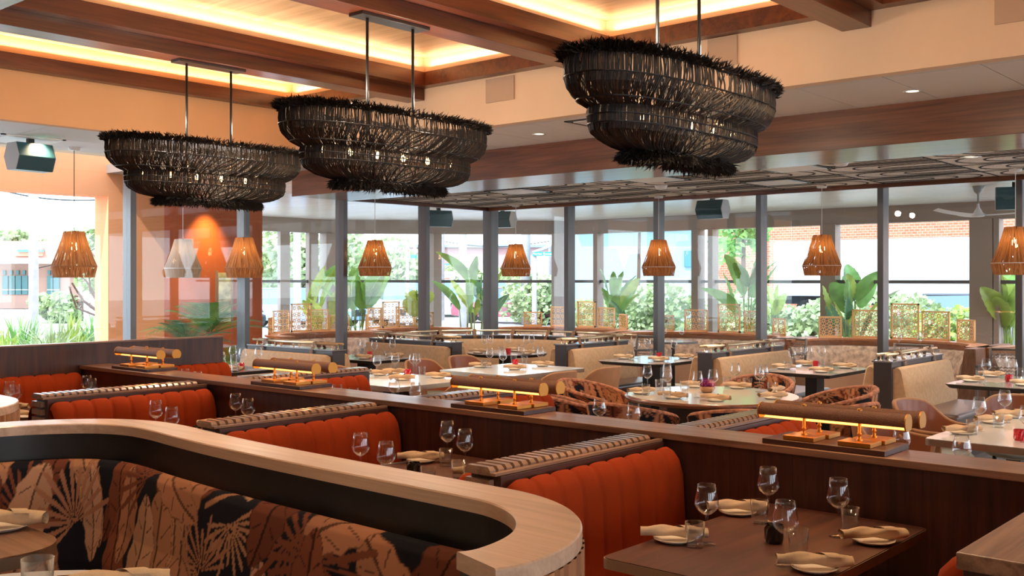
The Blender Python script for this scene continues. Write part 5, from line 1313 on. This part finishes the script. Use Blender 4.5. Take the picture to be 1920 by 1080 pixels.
# ================================================================== STREET
GR = plain('dry_grass', (.30, .34, .17), .95, noise=.2, nscale=.8); ROAD = plain('road', (.46, .46, .48), .9)
struct('ground', box(-140, -60, -.2, 60, 140, -.12), plain('concrete_ground', (.50, .48, .45), .9))
def slab(name, px0, px1, d0, d1, z, mat):
    P = [wp(px0, d0), wp(px1, d0), wp(px1, d1), wp(px0, d1)]; struct(name, MB().prism(P, z - .06, z), mat)
slab('ground_lawn', -300, 420, 27, 47, -.04, GR); slab('ground_road', -300, 1100, 30, 36, -.03, ROAD)
slab('ground_bed', -60, 230, 13.7, 19, .32, plain('gravel_bed', (.42, .38, .32), .95))
def facing_box(px0, px1, d, z0, z1, depth):
    """box whose front face stands square to the line of sight, d metres away"""
    a = Vector((*wp(px0, d), 0)); b = Vector((*wp(px1, d), 0)); c = (a + b) / 2; f = Vector((-math.sin(YAW), math.cos(YAW), 0)); c2 = c + f * depth / 2
    m = MB().obox((c2.x, c2.y, (z0 + z1) / 2), (b - a), f, (0, 0, 1), (b - a).length / 2, depth / 2, (z1 - z0) / 2); return m
def zz(py, d): return 1.65 + (524 - py) * d / 1930
# pink adobe building with teal windows
t = thing('adobe_building', 'low pink adobe building with teal windows across the street', 'building')
D = 62; PINK = plain('pink_adobe', (.52, .32, .26), .9); TEAL = plain('teal_glass', (.06, .20, .22), .3); WF = WHITE
facing_box(-420, 152, D, -.1, zz(452, D), 12).build('wall', PINK, t)
facing_box(-420, 165, D - 3, zz(494, D - 3), zz(484, D - 3), 3.2).build('awning', plain('awning', (.5, .42, .38), .8), t)
facing_box(26, 80, D - .2, zz(480, D), zz(465, D), .15).build('sign_board', plain('sign_coral', (.75, .30, .20), .6), t)
facing_box(32, 80, D - .35, zz(473, D), zz(468, D), .12).build('sign_stripe', plain('sign_teal', (.10, .50, .48), .6), t)
for i, a in enumerate((4, 17, 29, 41, 88, 100)):
    f = facing_box(a, a + 10.5, D - .15, zz(552, D), zz(517, D), .12).build('window', TEAL, t); facing_box(a, a + 10.5, D - .3, zz(544, D), zz(542.5, D), .1).build('glazing_bar', WF, f)
    facing_box(a + 1, a + 6, D - .15, zz(515, D), zz(507, D), .12).build('clerestory', TEAL, t)
# utility poles, cables
POLE = plain('pole_grey', (.46, .42, .42), .9, noise=.1)
def pole(px, d, w, z1, lab, z0=-.1, mat=POLE, cross=None):
    x, y = wp(px, d); t = thing('utility_pole', lab, 'pole', (x, y, 0)); MB().tube([(0, 0, z0), (0, 0, z1)], w / 2, 14, r1=w * .45).build('shaft', mat, t, smooth=True)
    MB().lathe([(w * .52, z1 - .1), (w * .5, z1), (.001, z1 + .03)], n=12).build('cap', mat, t)
    if cross: MB().obox((0, 0, cross), (math.cos(YAW), math.sin(YAW), 0), (-math.sin(YAW), math.cos(YAW), 0), (0, 0, 1), 1.1, .06, .06).build('crossarm', mat, t)
    return x, y
pole(63, 22, .20, 9, 'thick pale utility pole seen through the left opening'); pole(868, 38, .30, 12, 'pale utility pole between the fourth mullion and the corner'); pole(829, 44, .22, 13, 'brown utility pole right of the fourth mullion', cross=4.0)
pole(986, 40, .36, 13, 'wide grey utility pole right of the corner mullion'); pole(1031, 46, .14, 13, 'thin dark utility pole before the green street sign', cross=4.3); pole(557, 30, .22, 12, 'pale pole between the second and third mullions'); pole(162, 30, .16, 1.3, 'short grey bollard pole on the lawn')
for (a, b, lab) in [((-60, 338, 24), (240, 372, 30), 'thin overhead cable crossing the left opening'), ((60, 505, 40), (240, 430, 44), 'second faint overhead cable in the left opening'), ((829, 452, 44), (1031, 452, 46), 'long overhead cable across the street')]:
    P = []; 
    for i in range(13):
        u = i / 12; px = a[0] + (b[0] - a[0]) * u; d = a[2] + (b[2] - a[2]) * u; py = a[1] + (b[1] - a[1]) * u; x, y = wp(px, d); P.append((x, y, zz(py, d) - .25 * math.sin(PI * u)))
    MB().tube(P, .02, 5).build('overhead_cable', BLACK, None, label=lab, cat='cable')
# far buildings
def bld(px0, px1, d, py_top, mat, lab, roof=None, depth=10, wins=()):
    t = thing('street_building', lab, 'building'); facing_box(px0, px1, d, -.1, zz(py_top, d), depth).build('wall', mat, t)
    if roof: facing_box(px0 - 6, px1 + 6, d - .5, zz(py_top, d), zz(py_top - roof[0], d), depth).build('roof', roof[1], t)
    for (a, b, y0, y1) in wins: facing_box(a, b, d - .1, zz(y1, d), zz(y0, d), .2).build('window', TEAL, t)
    return t
bld(738, 1075, 95, 464, plain('mauve_wall', (.36, .24, .24), .9), 'long mauve building across the street behind the corner', (5, plain('blue_grey_roof', (.18, .24, .30), .7)), wins=((905, 930, 486, 496), (760, 775, 495, 505)))
bld(815, 900, 88, 486, plain('rose_wall', (.42, .20, .17), .9), 'rose coloured shopfront left of the corner mullion', depth=4, wins=((826, 850, 494, 500),))
bld(1084, 1302, 34, 424, plain('pale_blue_render', (.26, .40, .50), .8), 'tall pale blue blank-walled building right of the corner', (3, WHITE), wins=((1284, 1298, 470, 500),))
def xat_b(px, y): kx = (px - 960) / 1930; return y * (-math.sin(YAW) + math.cos(YAW) * kx) / (math.cos(YAW) + math.sin(YAW) * kx)
# brick building (bricks as pattern)
bm, n, l, b = _new('red_brick'); tcb = n.new('ShaderNodeTexCoord'); mpb = n.new('ShaderNodeMapping'); mpb.inputs['Rotation'].default_value = (R(90), 0, 0); l.new(tcb.outputs['Object'], mpb.inputs[0])
br = n.new('ShaderNodeTexBrick'); br.inputs['Color1'].default_value = (.36, .11, .055, 1); br.inputs['Color2'].default_value = (.44, .16, .085, 1); br.inputs['Mortar'].default_value = (.45, .32, .26, 1); br.inputs['Scale'].default_value = 2.4; br.inputs['Mortar Size'].default_value = .02
l.new(mpb.outputs[0], br.inputs[0]); l.new(br.outputs[0], b.inputs['Base Color']); b.inputs['Roughness'].default_value = .9
t = thing('brick_building', 'red brick building filling the view behind the white truck', 'building'); yb_ = 41.0
MB().box(xat_b(1346, 41.0), yb_, -.1, 10, yb_ + 8  , 8.5).build('wall', bm, t); MB().box(xat_b(1346, 41.0) - .1, yb_ - .1, 8.5, 10.1, yb_ + 8, 8.75).build('parapet', WHITE, t)
# white box truck
t = thing('box_truck', 'long white box truck parked before the brick building', 'truck')
xa, xb = yat(1450, 1) , 0
def xat(px, y): kx = (px - 960) / 1930; return y * (-math.sin(YAW) + math.cos(YAW) * kx) / (math.cos(YAW) + math.sin(YAW) * kx)
ty_ = 35.0; x0, x1 = xat(1449, ty_), xat(1815, ty_)
MB().box(x0, ty_, 1.05, x1, ty_ + 2.4, 3.05).build('cargo_box', plain('truck_white', (.66, .67, .69), .35), t, bevel=.12, seg=3)
MB().box(x1 + .1, ty_ + .2, .5, x1 + 2.0, ty_ + 2.2, 2.4).build('cab', plain('truck_white', (.8, .8, .8), .3), t, bevel=.2, seg=3); MB().box(x0 + .3, ty_ + .4, .75, x1 + .2, ty_ + 2.0, 1.05).build('chassis', BLACK, t)
for xx in (x0 + 1.3, x0 + 2.4, x1 + .9): MB().tube([(xx, ty_ + .1, .45), (xx, ty_ + .4, .45)], .48, 20).build('wheel', BLACK, t, smooth='auto')
# cars
def car(px, d, ang, col, lab, suv=True, Ls=4.5):
    x, y = wp(px, d); t = thing('parked_car', lab, 'car', (x, y, -.1), ang); H1 = .95 if suv else .8; H2 = 1.65 if suv else 1.4; hl = Ls / 2
    cm = plain('car_' + lab[:9].replace(' ', '_'), col, .25, coat=.6); secs = [(-hl, .45, H1 * .82, .80), (-hl + .12, .28, H1 * .95, .88), (-hl + 1.1, .25, H1 + .04, .92), (0, .25, H1 + .06, .93), (hl - .6, .25, H1 + .03, .92), (hl - .05, .3, H1 * .95, .86), (hl, .45, H1 * .8, .8)]
    m = MB(); v = []
    for (xx, z0, z1, w) in secs: v += [(xx, -w, z0), (xx, -w * 1.01, (z0 + z1) / 2), (xx, -w * .93, z1), (xx, w * .93, z1), (xx, w * 1.01, (z0 + z1) / 2), (xx, w, z0)]
    m.add(v, [(i * 6 + k, (i + 1) * 6 + k, (i + 1) * 6 + (k + 1) % 6, i * 6 + (k + 1) % 6) for i in range(6) for k in range(6)] + [tuple(range(6)), tuple(36 + k for k in range(5, -1, -1))]); m.build('body', cm, t, smooth='auto', bevel=.02)
    v = []
    for (xx, w, z) in [(-hl + 1.0, .86, H1), (-hl + 1.75, .68, H2), (hl - .85, .68, H2 - .03), (hl - .25, .86, H1)]: v += [(xx, -w, z), (xx, w, z)]
    MB().add(v, [(0, 2, 3, 1), (2, 4, 5, 3), (4, 6, 7, 5), (0, 6, 4, 2), (1, 3, 5, 7), (0, 1, 7, 6)]).build('windows', plain('car_glass', (.10, .16, .20), .1, coat=.5), t)
    MB().box(-hl + 1.72, -.69, H2 - .02, hl - .83, .69, H2 + .04).build('roof', cm, t, bevel=.03)
    for sx in (-hl + .85, hl - .85):
        for sy in (-1, 1): MB().tube([(sx, sy * .72, .34), (sx, sy * .93, .34)], .34, 18).build('wheel', BLACK, t, smooth='auto')
    MB().box(-hl - .02, -.45, .42, -hl + .05, .45, .66).build('grille', BLACK, t)
    for sy in (-1, 1): MB().box(-hl - .02, sy * .55, .62, -hl + .1, sy * .78, .74).build('headlight', WHITE, t)
    return t
FA = math.atan2(math.cos(YAW), -math.sin(YAW))
for (px, d, a, c, lab, suv) in [(752, 40, FA + .25, (.55, .62, .66), 'silver-blue car facing the restaurant left of the fourth mullion', True), (690, 46, FA + .3, (.50, .52, .55), 'grey car parked behind the silver-blue one', False), (572, 38, FA + 1.2, (.18, .38, .72), 'bright blue car between the second and third mullions', False),
                        (600, 56, FA + .5, (.75, .77, .8), 'white car behind the bright blue one', True), (955, 42, FA + 1.3, (.42, .10, .14), 'dark red car right of the corner mullion', False), (850, 50, FA + .2, (.70, .73, .76), 'white car between the fourth mullion and the corner', True), (935, 52, FA + .6, (.62, .68, .74), 'pale car far behind the dark red one', True), (1838, 24, FA + 1.4, (.10, .10, .12), 'dark car partly hidden by hedge at right', False)]:
    car(px, d, a, c, lab, suv)
# hedges and trees
def bush(px, d, w, z0, z1, seed, lab, mat, n=900, nm='hedge', cat='bush', leaf=.09, trunk=False, dep=None):
    n = int(n * 1.9); leaf *= .68
    x, y = wp(px, d); rq = random.Random(seed); t = thing(nm, lab, cat, (x, y, 0)); m = MB(); zc = (z0 + z1) / 2; hz = (z1 - z0) / 2; dep = dep or w
    blobs = [(rq.uniform(-.6, .6) * w / 2, rq.uniform(-.5, .5) * dep / 2, zc + rq.uniform(-.5, .5) * hz, rq.uniform(.35, .6)) for _ in range(9)]
    for k in range(n):
        bx, by, bz, s_ = rq.choice(blobs); v = Vector((rq.gauss(0, 1), rq.gauss(0, 1), rq.gauss(0, 1))).normalized(); r_ = rq.uniform(.75, 1)
        a_, d_ = bx + v.x * w / 2 * s_ * r_, by + v.y * dep / 2 * s_ * r_; p = Vector((a_ * math.cos(YAW) - d_ * math.sin(YAW), a_ * math.sin(YAW) + d_ * math.cos(YAW), bz + v.z * hz * s_ * r_))
        q = Vector((rq.gauss(0, 1), rq.gauss(0, 1), rq.gauss(0, 1))).normalized(); s1 = q.orthogonal().normalized() * leaf * rq.uniform(.6, 1.3); s2 = q * leaf * 1.4
        m.add([p - s1, p + s2, p + s1, p - s2], [(0, 1, 2, 3)])
    m.build('foliage', mat, t)
    MB().tube([(0, 0, -.1), (.05, .05, zc)], .05 + .02 * (z1 - z0), 7, r1=.04).build('trunk', BK, t)
    return t
for i, (px, d, w, z0, z1, mt, lab, n, nm, lf) in enumerate([
    (100, 40, 1.9, -.1, 1.2, LEAF4, 'pale round bush before the adobe building', 700, 'round_bush', .16), (133, 42, 1.6, -.1, 1.1, plain('reddish_bush', (.35, .22, .16), .9), 'reddish bush right of the pole', 500, 'round_bush', .14),
    (186, 44, 3.0, .5, 4.6, LEAF4, 'pale willowy tree before the peach column', 1200, 'street_tree', .15), (32, 75, 4, 4.0, 5.4, LEAF4, 'distant tree top over the adobe building', 400, 'street_tree', .25),
    (500, 52, 7.5, .2, 6.0, LEAF4, 'pale bushy tree right of the second pendant', 1400, 'street_tree', .14), (570, 40, 6, .5, 5.4, LEAF4, 'pale tree between the second and third mullions', 1400, 'street_tree', .16),
    (618, 47, 4, .6, 3.8, LEAF4, 'rounded tree left of the third mullion', 900, 'street_tree', .14), (735, 60, 6, .0, 4.2, LEAF4, 'tree left of the fourth mullion across the street', 900, 'street_tree', .2), (870, 62, 9, .2, 2.8, LEAF4, 'low trees before the rose shopfront', 900, 'street_tree', .2),
    (1018, 40, 3.6, -.1, 2.2, LEAF4, 'bushy hedge right of the corner under the street sign', 900, 'hedge', .12), (1130, 24, 3.4, -.1, 1.55, LEAF4, 'hedge outside the patio behind the fifth pendant', 1200, 'hedge', .08), (1240, 23, 2.6, -.1, 1.62, LEAF4, 'hedge outside the patio right of the fifth pendant', 1200, 'hedge', .08),
    (1360, 22, 2.6, -.1, 1.5, LEAF4, 'hedge outside the patio left of the seventh mullion', 1200, 'hedge', .08), (1490, 21, 2.6, -.1, 1.45, LEAF4, 'hedge outside the patio below the white truck', 1200, 'hedge', .08), (1700, 19.5, 2.8, -.1, 1.5, LEAF4, 'hedge outside the patio right of the eighth mullion', 1500, 'hedge', .07),
    (1800, 19.2, 2.0, -.1, 1.4, LEAF2, 'yellow-green hedge outside the patio left of the broad brown column', 1000, 'hedge', .07), (1195, 30, 5, 3.0, 3.9, LEAF3, 'dark foliage hanging over the pale blue wall', 500, 'street_tree', .12), (1390, 25, 1.6, 2.0, 3.9, LEAF1, 'slim leafy tree before the brick wall', 500, 'street_tree', .10)]):
    bush(px, d, w, z0, z1, 40 + i, lab, mt, n=n, nm=nm, cat='tree' if 'tree' in nm else 'bush', leaf=lf, dep=min(w, 2.5))
# street sign, traffic light, shop sign
TG_ = plain('sign_green', (.0, .36, .33), .5)
def text(s_, size, loc, mat, parent, al='CENTER'):
    c = bpy.data.curves.new('lettering', 'FONT'); c.body = s_; c.size = size; c.align_x = al; c.align_y = 'CENTER'; c.extrude = .004; c.materials.append(mat); o = bpy.data.objects.new('lettering', c); COL.objects.link(o); o.parent = parent
    o.location = loc; o.rotation_euler = (PI / 2, 0, 0)
    me = bpy.data.meshes.new_from_object(o.evaluated_get(bpy.context.evaluated_depsgraph_get())); n2 = bpy.data.objects.new('lettering', me); COL.objects.link(n2); n2.parent = parent; n2.location = loc; n2.rotation_euler = (PI / 2, 0, 0)
    bpy.data.objects.remove(o); return n2
def facing_thing(nm, lab, cat, px, py, d):
    x, y = wp(px, d); return thing(nm, lab, cat, (x, y, zz(py, d)), YAW)
D = 36; t = facing_thing('street_sign', 'green street name sign on a traffic mast right of the corner pendant', 'street sign', 1017, 476, D); u = D / 1930
MB().box(-19 * u, -.03, -3.6 * u, 19 * u, .03, 3.6 * u).build('board', TG_, t); text('Market Center', 6.0 * u, (0, -.036, 0), WHITE, t)
t = facing_thing('traffic_mast', 'mauve traffic signal mast with sloping arm beside the green street sign', 'traffic mast', 1002, 600, D + .1)
MB().tube([(0, 0, zz(640, D) - zz(600, D)), (0, 0, 130 * u)], .10, 8, r1=.07).build('post', POLE, t, smooth=True); MB().tube([(0, 0, 128 * u), (15 * u, 0, 133 * u), (36 * u, 0, 142 * u), (80 * u, 0, 150 * u)], .06, 6).build('arm', POLE, t, smooth=True)
t = facing_thing('traffic_light', 'traffic light left of the fourth dark mullion', 'traffic light', 766, 476, D)
MB().box(-2 * u, -.05, -10 * u, 2 * u, .1, 10 * u).build('housing', plain('signal_yellow', (.55, .35, .2), .6), t)
for i, c in enumerate([(.5, .05, .03), (.5, .35, .05), (.05, .4, .15)]): MB().tube([(0, -.06, (6 - 6 * i) * u), (0, -.09, (6 - 6 * i) * u)], 1.4 * u, 12).build('lens', plain('signal_%d' % i, c, .4), t)
MB().tube([(-2.6 * u, .1, zz(640, D) - zz(476, D)), (-2.6 * u, .1, 14 * u)], .06, 6).build('post', POLE, t)
t = facing_thing('street_sign', 'small green street sign beside the traffic light', 'street sign', 776, 481, D); MB().box(-6 * u, -.03, -3 * u, 6 * u, .03, 3 * u).build('board', TG_, t)
D = 55; u = D / 1930; t = facing_thing('shop_sign', 'white shop sign reading econ, right of the fourth mullion', 'sign', 836, 517, D)
MB().box(-14 * u, -.1, -8 * u, 14 * u, .1, 8 * u).build('board', WHITE, t); text('econ', 11 * u, (0, -.12, 1.5 * u), plain('sign_ink', (.12, .16, .24), .6), t); MB().box(-13 * u, -.13, -6.5 * u, 10 * u, -.1, -4 * u).build('red_band', plain('sign_red', (.6, .12, .08), .6), t)
MB().box(14 * u, -.1, -6 * u, 17 * u, .1, 8 * u).build('side_panel', plain('sign_coral', (.75, .30, .20), .6), t); MB().tube([(0, .1, -2.0), (0, .1, -7 * u)], .1, 6).build('post', POLE, t)
